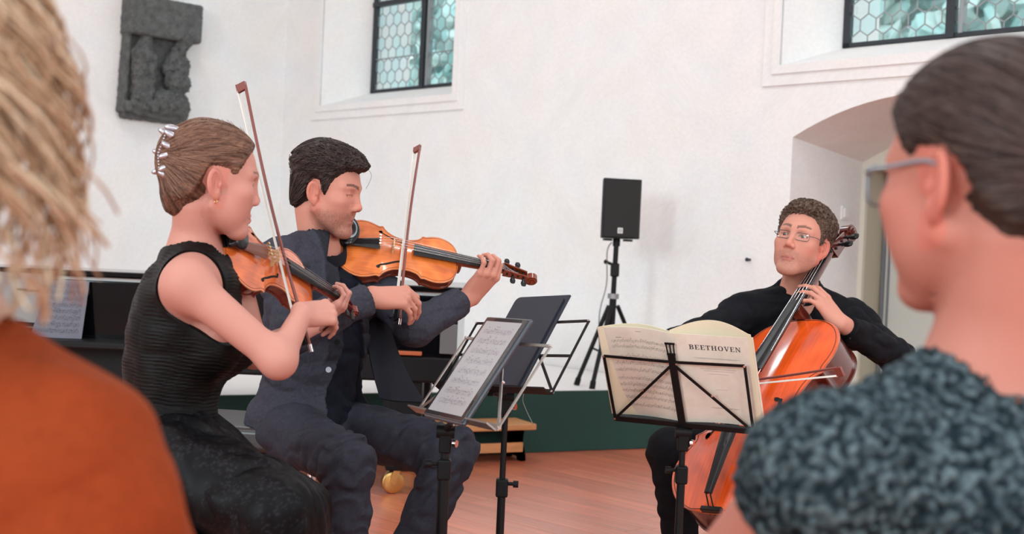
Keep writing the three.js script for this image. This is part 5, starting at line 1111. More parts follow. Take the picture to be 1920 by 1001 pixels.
  part('dress_top', meshField(top, ...around([J.shL, J.shR, J.hipL, J.hipR, J.neck], 0.2), 0.0036, dressCol, 0.01), clothMat(0.5, { specularIntensity: 0.3 }), p).userData.label = 'black sleeveless top with fine crosswise gathers';
  // skirt with glitter, spread over the knees and falling to the floor
  const fall = (k, dx) => V(k.x + dx, 0.03, k.z);
  const sf = field([ellipsoid(hp.o.clone().add(V(-0.02, -0.01, 0)), [0.135, 0.12, 0.18], 0.05), capsule(J.hipR, J.knR, 0.115, 0.088, 0.06), capsule(J.hipL, J.knL, 0.115, 0.088, 0.08), capsule(J.hipR.clone().lerp(J.hipL, 0.5), J.knR.clone().lerp(J.knL, 0.5), 0.1, 0.075, 0.08), capsule(J.knR, fall(J.knR, 0.03), 0.085, 0.11, 0.06), capsule(J.knL, fall(J.knL, 0.03), 0.085, 0.11, 0.08), capsule(J.knR.clone().lerp(J.knL, 0.5), fall(J.knR.clone().lerp(J.knL, 0.5), 0.03), 0.08, 0.12, 0.08)]);
  const skirt = (x, y, z) => { const t = Math.atan2(z - J.knR.z, x - J.knR.x); return Math.max(sf(x, y, z) + 0.008 * noise3(x * 5, y * 3, z * 12) + 0.004 * (1 - 2 * Math.abs(noise3(x * 7, y * 6, z * 17 + 3))), 0.006 - y); };
  const glit = (x, y, z) => { const n = noise3(x * 913, y * 877, z * 931), m = noise3(x * 14, y * 14, z * 14); return n > 0.62 - 0.35 * m ? [0.016, 0.016, 0.02] : [0.0035, 0.0035, 0.0045]; };
  part('skirt', meshField(skirt, V(hp.o.x - 0.3, 0, hp.o.z - 0.35), V(J.knL.x + 0.22, hp.o.y + 0.2, hp.o.z + 0.38), 0.0045, glit, 0.02), clothMat(0.45, { specularIntensity: 0.25 }), p).userData.label = 'long black skirt with glitter';
  chair(hp.o.x, hp.o.z, 0.2, 'plain black stool hidden under the long black skirt', hp.o.y - 0.135);
}
// ---------------------------------------------------------------- the man in the suit with the violin
{
  const p = thing('person', 'dark-haired man in a charcoal suit playing the violin', 'person');
  const S = [0.62, 0.27, 0.2];
  const K = 1.11, pt = (x, y, d) => at(x, y, d * K);
  const F = { ...lookFrame(pt(614, 362, 3.3), V(0.95, -0.15, 0.27), 0.02), s: 1.01 };
  const J = { neck: pt(600, 462, 3.33), shR: pt(520, 498, 3.2), shL: pt(678, 508, 3.46), elR: pt(552, 618, 3.02), wrR: at(697, 556, 3.47), elL: pt(778, 612, 3.33), hipR: pt(532, 800, 3.26), hipL: pt(622, 800, 3.42), knR: pt(652, 868, 2.93), knL: pt(848, 846, 3.12) };
  J.anR = V(J.knR.x + 0.0, 0.1, J.knR.z - 0.02); J.anL = V(J.knL.x - 0.15, 0.1, J.knL.z - 0.03);
  const dims = { sh: 0.06, trap: 0.053, chest: [0.172, 0.185, 0.112], belly: [0.158, 0.16, 0.118], hip: [0.175, 0.115, 0.135] };
  const T = trunk(J, { ...dims, grow: -0.03 }), hp = T.frame;
  const hR = handFrame(J.wrR, V(0.95, 0.07, -0.1), V(0.05, 0.8, 0.6));
  const rightHand = handItems(hR, -1, [[0.85, 0.55, 0.3], [0.95, 0.6, 0.3], [1.05, 0.6, 0.3], [1.0, 0.5, 0.3]], [[0.3, 0.75, -0.6], [0.0, 0.75, -0.65], [-0.3, 0.6, -0.7]], 1.08, [0.05, 0.0, -0.05, -0.12]);
  const vx = V(0.058, -0.752, 0.657), vy = V(0.973, -0.125, -0.2), vz = V(0.222, 0.651, 0.726), neckPt = onString(man.violin, 0, 0.455, 0);
  J.wrL = neckPt.clone().addScaledVector(vx, 0.085).addScaledVector(vz, -0.055).addScaledVector(vy, -0.055);
  const hL = handFrame(J.wrL, vz.clone().multiplyScalar(0.8).addScaledVector(vx, -0.35).addScaledVector(vy, 0.45), vx.clone().multiplyScalar(0.9).addScaledVector(vy, 0.4).addScaledVector(vz, 0.3));
  const leftHand = handItems(hL, 1, [[0.75, 1.2, 0.7], [0.6, 1.2, 0.7], [0.5, 1.15, 0.65], [0.4, 1.0, 0.6]], [[0.55, 0.6, -0.5], [0.15, 0.85, -0.45], [0.0, 0.95, -0.2]], 1.06, [0.16, 0.04, -0.06, -0.16]);
  const arm = [0.05, 0.042, 0.042, 0.0275];
  const items = [...T, capsule(fromFrame(F, 0, -0.055, -0.035), J.neck, 0.056, 0.06, 0.03), ...limb(J.shR, J.elR, J.wrR, arm), ...limb(J.shL, J.elL, J.wrL, arm), ...rightHand, ...leftHand, ...limb(J.hipR, J.knR, J.anR, [0.075, 0.055, 0.052, 0.04]), ...limb(J.hipL, J.knL, J.anL, [0.075, 0.055, 0.052, 0.04])];
  const HC = [0.032, 0.021, 0.019];
  const ho = { male: 1, skin: S, red: [0.6, 0.17, 0.12], hair: HC, brow: [0.07, 0.035, 0.028], eyeOpen: 0.0024, lid: -0.0035, lip: [0.42, 0.14, 0.12], beard: [0.15, 0.075, 0.055], beardAmount: 0.7, chin: 1, scalp: (x, y, z) => sstep(y - 0.02, 0.025, 0.04) * sstep(0.055 - z, 0, 0.02) };
  body(p, F, ho, items, [[...inBox(F.o, 0.165), 0.0026], [...inBox(fromFrame(hR, 0, 0.07, -0.03), 0.11), 0.0026], [...inBox(fromFrame(hL, 0, 0.06, -0.03), 0.115), 0.0026], [...around([J.neck, F.o], 0.09), 0.006], [...around([J.hipL, J.hipR, J.knL, J.knR, J.anL, J.anR, J.shL, J.shR, J.elL, J.elR, J.wrL, J.wrR], 0.1), 0.014]]);
  eyes(p, F, [0.06, 0.04, 0.03], [0, -0.5, 1]);
  const strand = (x, y, z) => [x * 0.8 + 0.3 * z, y * 0.8 - 0.4 * z, z * 0.35 + 0.2 * x];
  const H = hairShell([[0.12, 0.092], [0.088, 0.08], [0.068, 0.074], [0.052, 0.054], [0.038, 0.032], [0.027, -0.01], [0.014, -0.016], [0.01, 0.03], [-0.024, 0.034], [-0.034, 0.0], [-0.046, -0.04], [-0.065, -0.06], [-0.12, -0.072]],
    (x, y, z) => 0.006 + 0.02 * sstep(y, 0.03, 0.1) + 0.004 * sstep(-z, 0, 0.06),
    [ellipsoid(V(0.005, 0.112, 0.045), [0.052, 0.026, 0.045], 0.03), ellipsoid(V(-0.012, 0.097, 0.088), [0.04, 0.017, 0.032], 0.025)]);
  const hf = framed((x, y, z) => { const [a, b, c] = strand(x, y, z), top = sstep(y, 0.04, 0.1); return H(x, y, z) + (0.0012 + 0.0035 * top) * noise3(a * 50, b * 50, c * 50) + (0.001 + 0.0012 * top) * noise3(a * 170, b * 170, c * 170); }, F, 0.2);
  const hair = part('hair', meshField(hf.d, ...inBox(F.o, 0.175), 0.0025, hairColor(HC, F, strand, 0.9, 120), 0.012), hairMat(0.45), p);
  hair.userData.label = 'short dark brown tousled hair';
  strands(hair, F, H, H.inside, (x, y, z, s, i) => y > 0.05 ? [0.5 * Math.sin(s * 40 + i * 0.5), 0.15 - 0.06 * i, 0.8 + 0.3 * Math.sin(s * 90)] : [0.1 * Math.sin(s * 50), -0.7, -0.5], { seed: 13, count: 750, length: 0.032, radius: 0.0009, lift: 0.0024, colors: [[0.022, 0.014, 0.012], [0.045, 0.029, 0.025], [0.075, 0.05, 0.044]] });
  { const rnd = mulberry(8), w = []; for (let i = 0; i < 26; i++) { const a = rnd() * 1.9 - 0.7, x = (rnd() - 0.5) * 0.1, b = rnd() * 0.4, q = (t, l) => fromFrame(F, x, 0.055 + (0.088 + l) * Math.cos(t), -0.01 + (0.095 + l) * Math.sin(t)); w.push(tube([q(a, -0.002), q(a + 0.06 - b, 0.006), q(a + 0.1 - b * 1.4, 0.009 + rnd() * 0.004)], 0.0004, 6, 4)); } w.push(tube([[0.0, 0.09, 0.118], [0.0, 0.075, 0.128], [0, 0.05, 0.124], [0, 0.035, 0.118]].map((q) => fromFrame(F, ...q)), 0.0005, 10, 4)); part('stray_hair', w, std(rgb(0.035, 0.022, 0.02), 0.5), hair); }
  // jacket, shirt, trousers
  const Tj = trunk(J, { ...dims, sh: 0.062, trap: 0.05, grow: 0.015 }), tj = field([...Tj, capsule(J.shR, J.elR, 0.066, 0.06, 0.03), capsule(J.elR, J.wrR.clone().lerp(J.elR, 0.06), 0.06, 0.047, 0.03), capsule(J.shL, J.elL, 0.066, 0.06, 0.03), capsule(J.elL, J.wrL.clone().lerp(J.elL, 0.12), 0.06, 0.047, 0.03), ellipsoid(hp.o.clone().addScaledVector(hp.y, 0.02), [0.2, 0.12, 0.165], 0.05, [hp.x, hp.y, hp.z])]);
  const cuffR = (x, y, z) => { const d = J.wrR.clone().sub(J.elR).normalize(), q = J.wrR.clone().addScaledVector(d, -0.012); return (x - q.x) * d.x + (y - q.y) * d.y + (z - q.z) * d.z; };
  const cR = J.wrR.clone().sub(J.elR).normalize(), cRo = J.wrR.clone().addScaledVector(cR, -0.014), cL = J.wrL.clone().sub(J.elL).normalize(), cLo = J.wrL.clone().addScaledVector(cL, -0.03);
  const plane = (o, d, x, y, z) => (x - o.x) * d.x + (y - o.y) * d.y + (z - o.z) * d.z;
  const armR = field([capsule(J.elR, J.wrR.clone().addScaledVector(cR, 0.1), 0.05, 0.05)]), armL = field([capsule(J.elL, J.wrL.clone().addScaledVector(cL, 0.1), 0.05, 0.05)]);
  const neckHole = field([capsule(fromFrame(F, 0, -0.06, -0.03), J.neck.clone(), 0.055, 0.067)]);
  const nb = J.neck, nd = fromFrame(F, 0, -0.06, -0.03).sub(nb).normalize();
  const collar = (x, y, z) => { const dx = x - nb.x, dy = y - nb.y, dz = z - nb.z; if (dx * dx + dy * dy + dz * dz > 0.03) return 1; const t = dx * nd.x + dy * nd.y + dz * nd.z, r = Math.sqrt(Math.max(0, dx * dx + dy * dy + dz * dz - t * t)), ff = dx * hp.z.x + dy * hp.z.y + dz * hp.z.z; return Math.max(Math.abs(r - 0.074 - t * 0.05) - 0.005, t - 0.04 + 0.7 * Math.max(0, ff + 0.02), -0.06 - t); };
  const vp = man.violin.position, vs = man.violin.scale.x;
  const clear = (x, y, z, up = 0) => { // the cloth gives way to the violin
    const dx = (x - vp.x) / vs, dy = (y - vp.y) / vs, dz = (z - vp.z) / vs, X = dx * vx.x + dy * vx.y + dz * vx.z, Y = dx * vy.x + dy * vy.y + dz * vy.z, Z = dx * vz.x + dy * vz.y + dz * vz.z;
    return Math.max(Math.abs(X) - 0.125, Math.abs(Y - 0.17) - 0.19, Math.abs(Z - 0.06 - up) - 0.098);
  };
  const openW = (b) => b > 0.33 ? 0.05 - (b - 0.33) * 0.1 : lerp(0.135, 0.045, sstep(b, -0.1, 0.33));
  const jacket = (x, y, z) => {
    const [a, b, c] = toFrame(hp, x, y, z), w = openW(b), edge = Math.abs(a - 0.03 * sstep(0.4 - b, 0, 0.15)) - w;
    let d = tj(x, y, z) + folds(x, y, z, 11, 0.0045) + 0.0012 * noise3(x * 60, y * 60, z * 60);
    const aR = armR(x, y, z), aL = armL(x, y, z), far = Math.min(aR, aL) > 0.03;
    if (far && c > 0 && b > 0.12) d -= 0.007 * sstep(-edge, -0.055, -0.05) * sstep(b, 0.2, 0.24);
    if (far && c > 0.02) d = Math.max(d, -edge);
    if (aL > 0.03) d = Math.max(d, -clear(x, y, z));
    d = Math.max(d, -neckHole(x, y, z), far ? -0.03 - b - 0.03 * sstep(Math.abs(a), 0.08, 0.18) : -1);
    d = Math.min(d, collar(x, y, z));
    if (aR < 0.06) d = Math.max(d, plane(cRo, cR, x, y, z));
    if (aL < 0.06) d = Math.max(d, plane(cLo, cL, x, y, z));
    return d;
  };
  const suit = (x, y, z) => { if (collar(x, y, z) < 0.003) return [0.016, 0.016, 0.021]; const [a, b, c] = toFrame(hp, x, y, z), e = Math.abs(a - 0.03 * sstep(0.4 - b, 0, 0.15)) - openW(b); if (c > 0.02 && b > 0.22 && e < 0.05 && armR(x, y, z) > 0.03) return [0.028, 0.028, 0.037]; const n = noise3(x * 300, y * 300, z * 300), k = 1 + 0.2 * n; return [0.048 * k, 0.049 * k, 0.066 * k]; };
  const jk = part('jacket', meshField(jacket, ...around([J.shL, J.shR, J.elL, J.elR, J.hipL, J.hipR, J.wrL, J.wrR], 0.16), 0.0048, suit, 0.014), clothMat(0.8), p);
  jk.userData.label = 'charcoal suit jacket worn open';
  for (const [px, py, m] of [[632, 641, blackSatin], [616, 693, std(rgb(0.4, 0.42, 0.48), 0.25, { metalness: 0.3 })]]) {
    let q = at(px, py, 3.2); const dir = q.clone().sub(V(0, EYE, 0)).normalize(); for (let i = 0; i < 60; i++) { const d = jacket(q.x, q.y, q.z); q.addScaledVector(dir, Math.max(d * 0.8, 0)); if (d < 0.0008) break; }
    part('button', rod(q.clone().addScaledVector(dir, -0.004), q.clone().addScaledVector(dir, 0.003), 0.0085, 0.0085, 16), m, jk);
  }
  { // the loose left front of the jacket, its shade put into the darker colour
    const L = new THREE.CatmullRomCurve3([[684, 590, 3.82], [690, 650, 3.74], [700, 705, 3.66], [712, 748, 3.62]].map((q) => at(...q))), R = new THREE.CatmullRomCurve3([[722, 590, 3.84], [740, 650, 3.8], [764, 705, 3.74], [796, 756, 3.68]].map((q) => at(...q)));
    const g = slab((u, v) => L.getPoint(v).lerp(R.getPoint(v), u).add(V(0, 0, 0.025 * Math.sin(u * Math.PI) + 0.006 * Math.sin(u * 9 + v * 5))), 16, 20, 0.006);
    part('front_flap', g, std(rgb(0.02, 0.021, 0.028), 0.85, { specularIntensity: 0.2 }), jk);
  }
  const Ts = trunk(J, { ...dims, grow: 0.008 }), ts = field(Ts);
  const shirt = (x, y, z) => { const [a, b] = toFrame(hp, x, y, z); return Math.max(ts(x, y, z) + folds(x, y, z, 13, 0.004), -field0(neckHole, x, y, z), -0.06 - b, -clear(x, y, z, 0.035)); };
  function field0(f, x, y, z) { return f(x, y, z) - 0.006; }
  part('shirt', meshField(shirt, ...around([J.shL, J.shR, J.hipL, J.hipR, J.neck], 0.17), 0.006, (x, y, z) => { const k = 1 + 0.25 * noise3(x * 200, y * 200, z * 200); return [0.01 * k, 0.0115 * k, 0.019 * k]; }, 0.01), clothMat(0.8), p).userData.label = 'dark shirt under the jacket';
  const lg = field([ellipsoid(hp.o, [0.165, 0.1, 0.14], 0.05, [hp.x, hp.y, hp.z]), capsule(J.hipR, J.knR, 0.098, 0.07, 0.035), capsule(J.hipL, J.knL, 0.098, 0.07, 0.035), capsule(J.knR, J.anR, 0.07, 0.062, 0.03), capsule(J.knL, J.anL, 0.07, 0.062, 0.03)]);
  const crease = (x, y, z, k, h, an) => { const t = h.clone().sub(k).normalize(), dk = V(x, y, z).sub(k), al = dk.dot(t); return al; };
  const trousers = (x, y, z) => {
    let d = lg(x, y, z) + folds(x, y, z, 9, 0.004);
    for (const [k, h] of [[J.knR, J.hipR], [J.knL, J.hipL]]) { const dx = x - k.x, dy = y - k.y, dz = z - k.z, r = Math.hypot(dx, dy, dz); if (r < 0.3) { const hx = h.x - k.x, hy = h.y - k.y, hz = h.z - k.z, L = Math.hypot(hx, hy, hz), al = (dx * hx + dy * hy + dz * hz) / L; d += 0.009 * Math.sin((al * 0.55 + dy * 0.75 + 0.03 * noise3(x * 9, y * 9, z * 9)) * 125) * Math.exp(-r * r / 0.035) * (0.6 + 0.4 * noise3(x * 12, y * 12, z * 12)); } }
    return Math.max(d, 0.055 - y);
  };
  part('trousers', meshField(trousers, ...around([J.hipL, J.hipR, J.knL, J.knR, J.anL, J.anR], 0.14), 0.006, (x, y, z) => { const k = 1 + 0.2 * noise3(x * 260, y * 260, z * 260); return [0.038 * k, 0.039 * k, 0.054 * k]; }, 0.014), clothMat(0.75), p).userData.label = 'charcoal suit trousers';
  shoes(p, [[J.anR, V(0.5, 0, 0.85)], [J.anL, V(0.6, 0, 0.8)]]);
}
// ---------------------------------------------------------------- the cellist
function glasses(person, F, o) {
  const P = (x, y, z) => fromFrame(F, x, y, z), w = o.w, h = o.h, y0 = o.y ?? 0.008, z0 = o.z ?? 0.101, fr = [];
  const ring = (s) => { const pts = []; for (let i = 0; i < 20; i++) { const a = i / 20 * Math.PI * 2, c = Math.cos(a), q = Math.sin(a), e = 0.45; pts.push(P(s * (0.0325 + w / 2 * Math.sign(c) * Math.pow(Math.abs(c), e)), y0 + h / 2 * Math.sign(q) * Math.pow(Math.abs(q), e * 1.3), z0 - 0.006 - 0.35 * Math.max(0, 0.0325 + w / 2 * c - 0.02) * 0.45)); } return pts; };
  for (const s of [1, -1]) fr.push(tube(ring(s), o.r, 50, 6, true));
  fr.push(tube([P(-0.011, y0 + 0.004, z0 - 0.005), P(0, y0 + 0.007, z0 - 0.001), P(0.011, y0 + 0.004, z0 - 0.005)], o.r, 10, 6));
  for (const s of [1, -1]) fr.push(tube([P(s * 0.056, y0 + h * 0.25, z0 - 0.014), P(s * 0.0705, y0 + h * 0.3, z0 - 0.022), P(s * 0.0775, y0 + h * 0.35, 0.04), P(s * 0.078, 0.02, 0.0), P(s * 0.077, 0.008, -0.022)], o.r * 1.15, 24, 6));
  const f = part('glasses', fr, o.mat, person);
  for (const s of [1, -1]) { const r = ring(s), c = r.reduce((a, b) => a.add(b), V(0, 0, 0)).multiplyScalar(1 / r.length), pos = [], idx = []; pos.push(...c.toArray()); r.forEach((q) => pos.push(...q.toArray())); for (let i = 0; i < r.length; i++) idx.push(0, 1 + i, 1 + (i + 1) % r.length); const g = new THREE.BufferGeometry(); g.setAttribute('position', new THREE.Float32BufferAttribute(pos, 3)); g.setIndex(idx); g.computeVertexNormals(); part('lens', g, std(rgb(0.97, 0.98, 0.98), 0.02, { transmission: 1, thickness: 0, ior: 1.5 }), f); }
  return f;
}
{
  const p = thing('person', 'man with glasses in a black shirt playing the cello', 'person');
  const S = [0.6, 0.27, 0.2];
  const F = lookFrame(at(1503, 459, 4.06), V(-0.53, 0.24, 0.82), -0.13);
  const J = { neck: at(1500, 552, 4.15), shR: at(1396, 590, 4.14), shL: at(1598, 604, 4.2), elR: at(1268, 648, 3.98), elL: at(1680, 668, 4.05), wrL: at(1576, 606, 3.9), hipR: at(1440, 830, 4.22), hipL: at(1545, 835, 4.25), knR: at(1256, 846, 3.92), knL: at(1590, 850, 3.66) };
  J.anR = V(J.knR.x + 0.07, 0.1, J.knR.z - 0.02); J.anL = V(J.knL.x + 0.03, 0.1, J.knL.z - 0.08);
  const bd = cellist.tip.clone().sub(cellist.frog).normalize(), grip = cellist.frog.clone().addScaledVector(bd, 0.06);
  J.wrR = grip.clone().add(V(-0.07, 0.075, -0.03));
  const dims = { sh: 0.055, trap: 0.048, chest: [0.165, 0.16, 0.11], belly: [0.15, 0.15, 0.11], hip: [0.165, 0.11, 0.12] };
  const T = trunk(J, dims), hp = T.frame;
  const hR = handFrame(J.wrR, V(0.6, -0.45, 0.25), V(0.5, 0.8, 0.3));
  const rightHand = handItems(hR, -1, [[0.7, 0.6, 0.3], [0.8, 0.6, 0.3], [0.85, 0.6, 0.3], [0.8, 0.5, 0.3]], [[0.3, 0.7, -0.7], [0.1, 0.65, -0.75], [-0.25, 0.6, -0.7]]);
  const tipT = onString(cellist.cello, -0.012, 0.868, 0.075), yd = tipT.clone().sub(J.wrL);
  const hL = handFrame(J.wrL, yd.clone().normalize().add(V(0, 0.12, 0.18)), V(0.35, 0.72, 0.6));
  const leftHand = handItems(hL, 1, [[0.28, 0.5, 0.4], [0.3, 0.45, 0.35], [0.36, 0.5, 0.4], [0.42, 0.55, 0.4]], [[0.35, 0.75, -0.6], [0.1, 0.85, -0.5], [0, 0.95, -0.25]], 1.0, [0.16, 0.05, -0.06, -0.18]);
  const arm = [0.05, 0.042, 0.042, 0.0275];
  const items = [...T, capsule(fromFrame(F, 0, -0.06, -0.03), J.neck, 0.056, 0.06, 0.03), ...limb(J.shR, J.elR, J.wrR, arm), ...limb(J.shL, J.elL, J.wrL, arm), ...rightHand, ...leftHand, ...limb(J.hipR, J.knR, J.anR, [0.075, 0.055, 0.052, 0.04]), ...limb(J.hipL, J.knL, J.anL, [0.075, 0.055, 0.052, 0.04])];
  const HC = [0.1, 0.062, 0.045];
  const ho = { male: 1, skin: S, red: [0.62, 0.15, 0.11], hair: HC, brow: [0.09, 0.05, 0.038], eyeOpen: 0.0047, lid: -0.001, lip: [0.45, 0.13, 0.11], beard: [0.13, 0.07, 0.05], beardAmount: 0.42, blush: 1.2, browLift: 0.004, chin: 1, scalp: (x, y, z) => sstep(y - 0.02, 0.045, 0.06) * sstep(0.06 - z, 0, 0.02) };
  body(p, F, ho, items, [[...inBox(F.o, 0.165), 0.0026], [...inBox(fromFrame(hR, 0, 0.07, -0.03), 0.11), 0.0032], [...inBox(fromFrame(hL, 0, 0.075, -0.02), 0.125), 0.0026], [...around([J.neck, F.o], 0.09), 0.006], [...around([J.hipL, J.hipR, J.knL, J.knR, J.anL, J.anR, J.shL, J.shR, J.elL, J.elR, J.wrL, J.wrR], 0.1), 0.014]]);
  eyes(p, F, [0.09, 0.07, 0.05], [-0.25, -0.35, 1]);
  glasses(p, F, { w: 0.046, h: 0.025, r: 0.0011, mat: std(rgb(0.12, 0.12, 0.13), 0.3, { metalness: 0.8 }), y: 0.006 });
  const id = (x, y, z) => [x, y, z];
  const H = hairShell([[0.12, 0.098], [0.085, 0.086], [0.066, 0.084], [0.052, 0.064], [0.038, 0.036], [0.028, -0.004], [0.015, -0.012], [0.011, 0.03], [-0.024, 0.034], [-0.034, 0.0], [-0.046, -0.04], [-0.065, -0.06], [-0.12, -0.07]],
    (x, y, z) => 0.007 + 0.015 * sstep(y, 0.03, 0.1) + 0.003 * sstep(-z, 0, 0.06),
    [ellipsoid(V(0, 0.118, 0.04), [0.05, 0.022, 0.038], 0.025)]);
  const hf = framed((x, y, z) => { const top = 0.35 + 0.65 * sstep(y, 0.03, 0.09); return H(x, y, z) + top * (0.006 * noise3(x * 75, y * 75, z * 75) + 0.0035 * noise3(x * 150, y * 150, z * 150)); }, F, 0.2);
  const hair = part('hair', meshField(hf.d, ...inBox(F.o, 0.175), 0.0026, hairColor(HC, F, id, 0.7, 110), 0.014), hairMat(0.6), p);
  hair.userData.label = 'short curly brown hair';
  strands(hair, F, H, H.inside, (x, y, z, s, i) => [Math.cos(s * 60 + i * 0.9), Math.sin(s * 60 + i * 0.9) - 0.2, Math.sin(s * 33 + i * 0.9)], { seed: 14, count: 700, length: 0.022, radius: 0.0009, lift: 0.0035, colors: [[0.06, 0.036, 0.026], [0.12, 0.076, 0.056], [0.2, 0.14, 0.11]] });
  // shirt
  const cR = J.wrR.clone().sub(J.elR).normalize(), cL = J.wrL.clone().sub(J.elL).normalize(), cLo = J.wrL.clone().addScaledVector(cL, -0.03), cRo = J.wrR.clone().addScaledVector(cR, -0.02);
  const plane = (o, d, x, y, z) => (x - o.x) * d.x + (y - o.y) * d.y + (z - o.z) * d.z;
  const tj = field([...trunk(J, { ...dims, sh: 0.06, trap: 0.047, grow: 0.012 }), capsule(J.shR, J.elR, 0.064, 0.056, 0.035), capsule(J.elR, J.wrR, 0.056, 0.044, 0.03), capsule(J.shL, J.elL, 0.064, 0.056, 0.035), capsule(J.elL, J.wrL, 0.056, 0.041, 0.03)]);
  const armR = field([capsule(J.elR, J.wrR.clone().addScaledVector(cR, 0.1), 0.05, 0.05)]), armL = field([capsule(J.elL, J.wrL.clone().addScaledVector(cL, 0.1), 0.05, 0.05)]);
  const nb = J.neck, hd = fromFrame(F, 0, -0.06, -0.03), nd = hd.clone().sub(nb).normalize(), fr = hp.z;
  const neckHole = field([capsule(hd, nb.clone().addScaledVector(nd, -0.01), 0.056, 0.062), capsule(nb.clone().addScaledVector(fr, 0.045), nb.clone().addScaledVector(fr, 0.1).add(V(0, -0.075, 0)), 0.038, 0.012)]);
  const collar = other(nb, 0.13, (x, y, z) => { const dx = x - nb.x, dy = y - nb.y, dz = z - nb.z, t = dx * nd.x + dy * nd.y + dz * nd.z, r = Math.sqrt(Math.max(0, dx * dx + dy * dy + dz * dz - t * t)); const ff = dx * fr.x + dy * fr.y + dz * fr.z; return Math.max(Math.abs(r - 0.066 - t * 0.03) - 0.005, t - 0.045 + 0.45 * Math.max(0, ff), -0.05 - t); }, 0.01);
  const all = field([other(nb, 1.5, tj, 0.01), collar]);
  const shirt = (x, y, z) => {
    const [a, b] = toFrame(hp, x, y, z), aL = armL(x, y, z), aR = armR(x, y, z);
    let d = Math.max(tj(x, y, z) + folds(x, y, z, 12, 0.0055), -neckHole(x, y, z), -0.08 - b);
    d = Math.min(d, collar.d(x, y, z));
    if (aL < 0.06) d = Math.max(d, plane(cLo, cL, x, y, z));
    if (aR < 0.06) d = Math.max(d, plane(cRo, cR, x, y, z));
    return d;
  };
  const cloth = (x, y, z) => { const k = 1 + 0.25 * noise3(x * 240, y * 240, z * 240); return [0.0085 * k, 0.0088 * k, 0.0115 * k]; };
  const sh = part('shirt', meshField(shirt, ...around([J.shL, J.shR, J.elL, J.elR, J.hipL, J.hipR, J.wrL, J.wrR, J.neck], 0.12), 0.005, cloth, 0.014), clothMat(0.8), p);
  sh.userData.label = 'black long-sleeved button shirt';
  part('cuff_button', ball(J.wrL.clone().addScaledVector(cL, -0.05).add(V(-0.01, -0.028, 0.034)), 0.005, 8), blackMetal, sh);
  const lg = field([ellipsoid(hp.o, [0.165, 0.1, 0.13], 0.05, [hp.x, hp.y, hp.z]), capsule(J.hipR, J.knR, 0.095, 0.07, 0.035), capsule(J.hipL, J.knL, 0.095, 0.07, 0.035), capsule(J.knR, J.anR, 0.07, 0.056, 0.03), capsule(J.knL, J.anL, 0.07, 0.056, 0.03)]);
  part('trousers', meshField((x, y, z) => Math.max(lg(x, y, z) + folds(x, y, z, 9, 0.004), 0.055 - y), ...around([J.hipL, J.hipR, J.knL, J.knR, J.anL, J.anR], 0.14), 0.007, (x, y, z) => { const k = 1 + 0.2 * noise3(x * 220, y * 220, z * 220); return [0.008 * k, 0.008 * k, 0.0105 * k]; }, 0.012), clothMat(0.8), p).userData.label = 'black trousers';
  shoes(p, [[J.anR, V(-0.3, 0, 1)], [J.anL, V(0.2, 0, 1)]]);
  chair(hp.o.x, hp.o.z - 0.02, 0, 'plain black chair under the cellist', hp.o.y - 0.11);
}
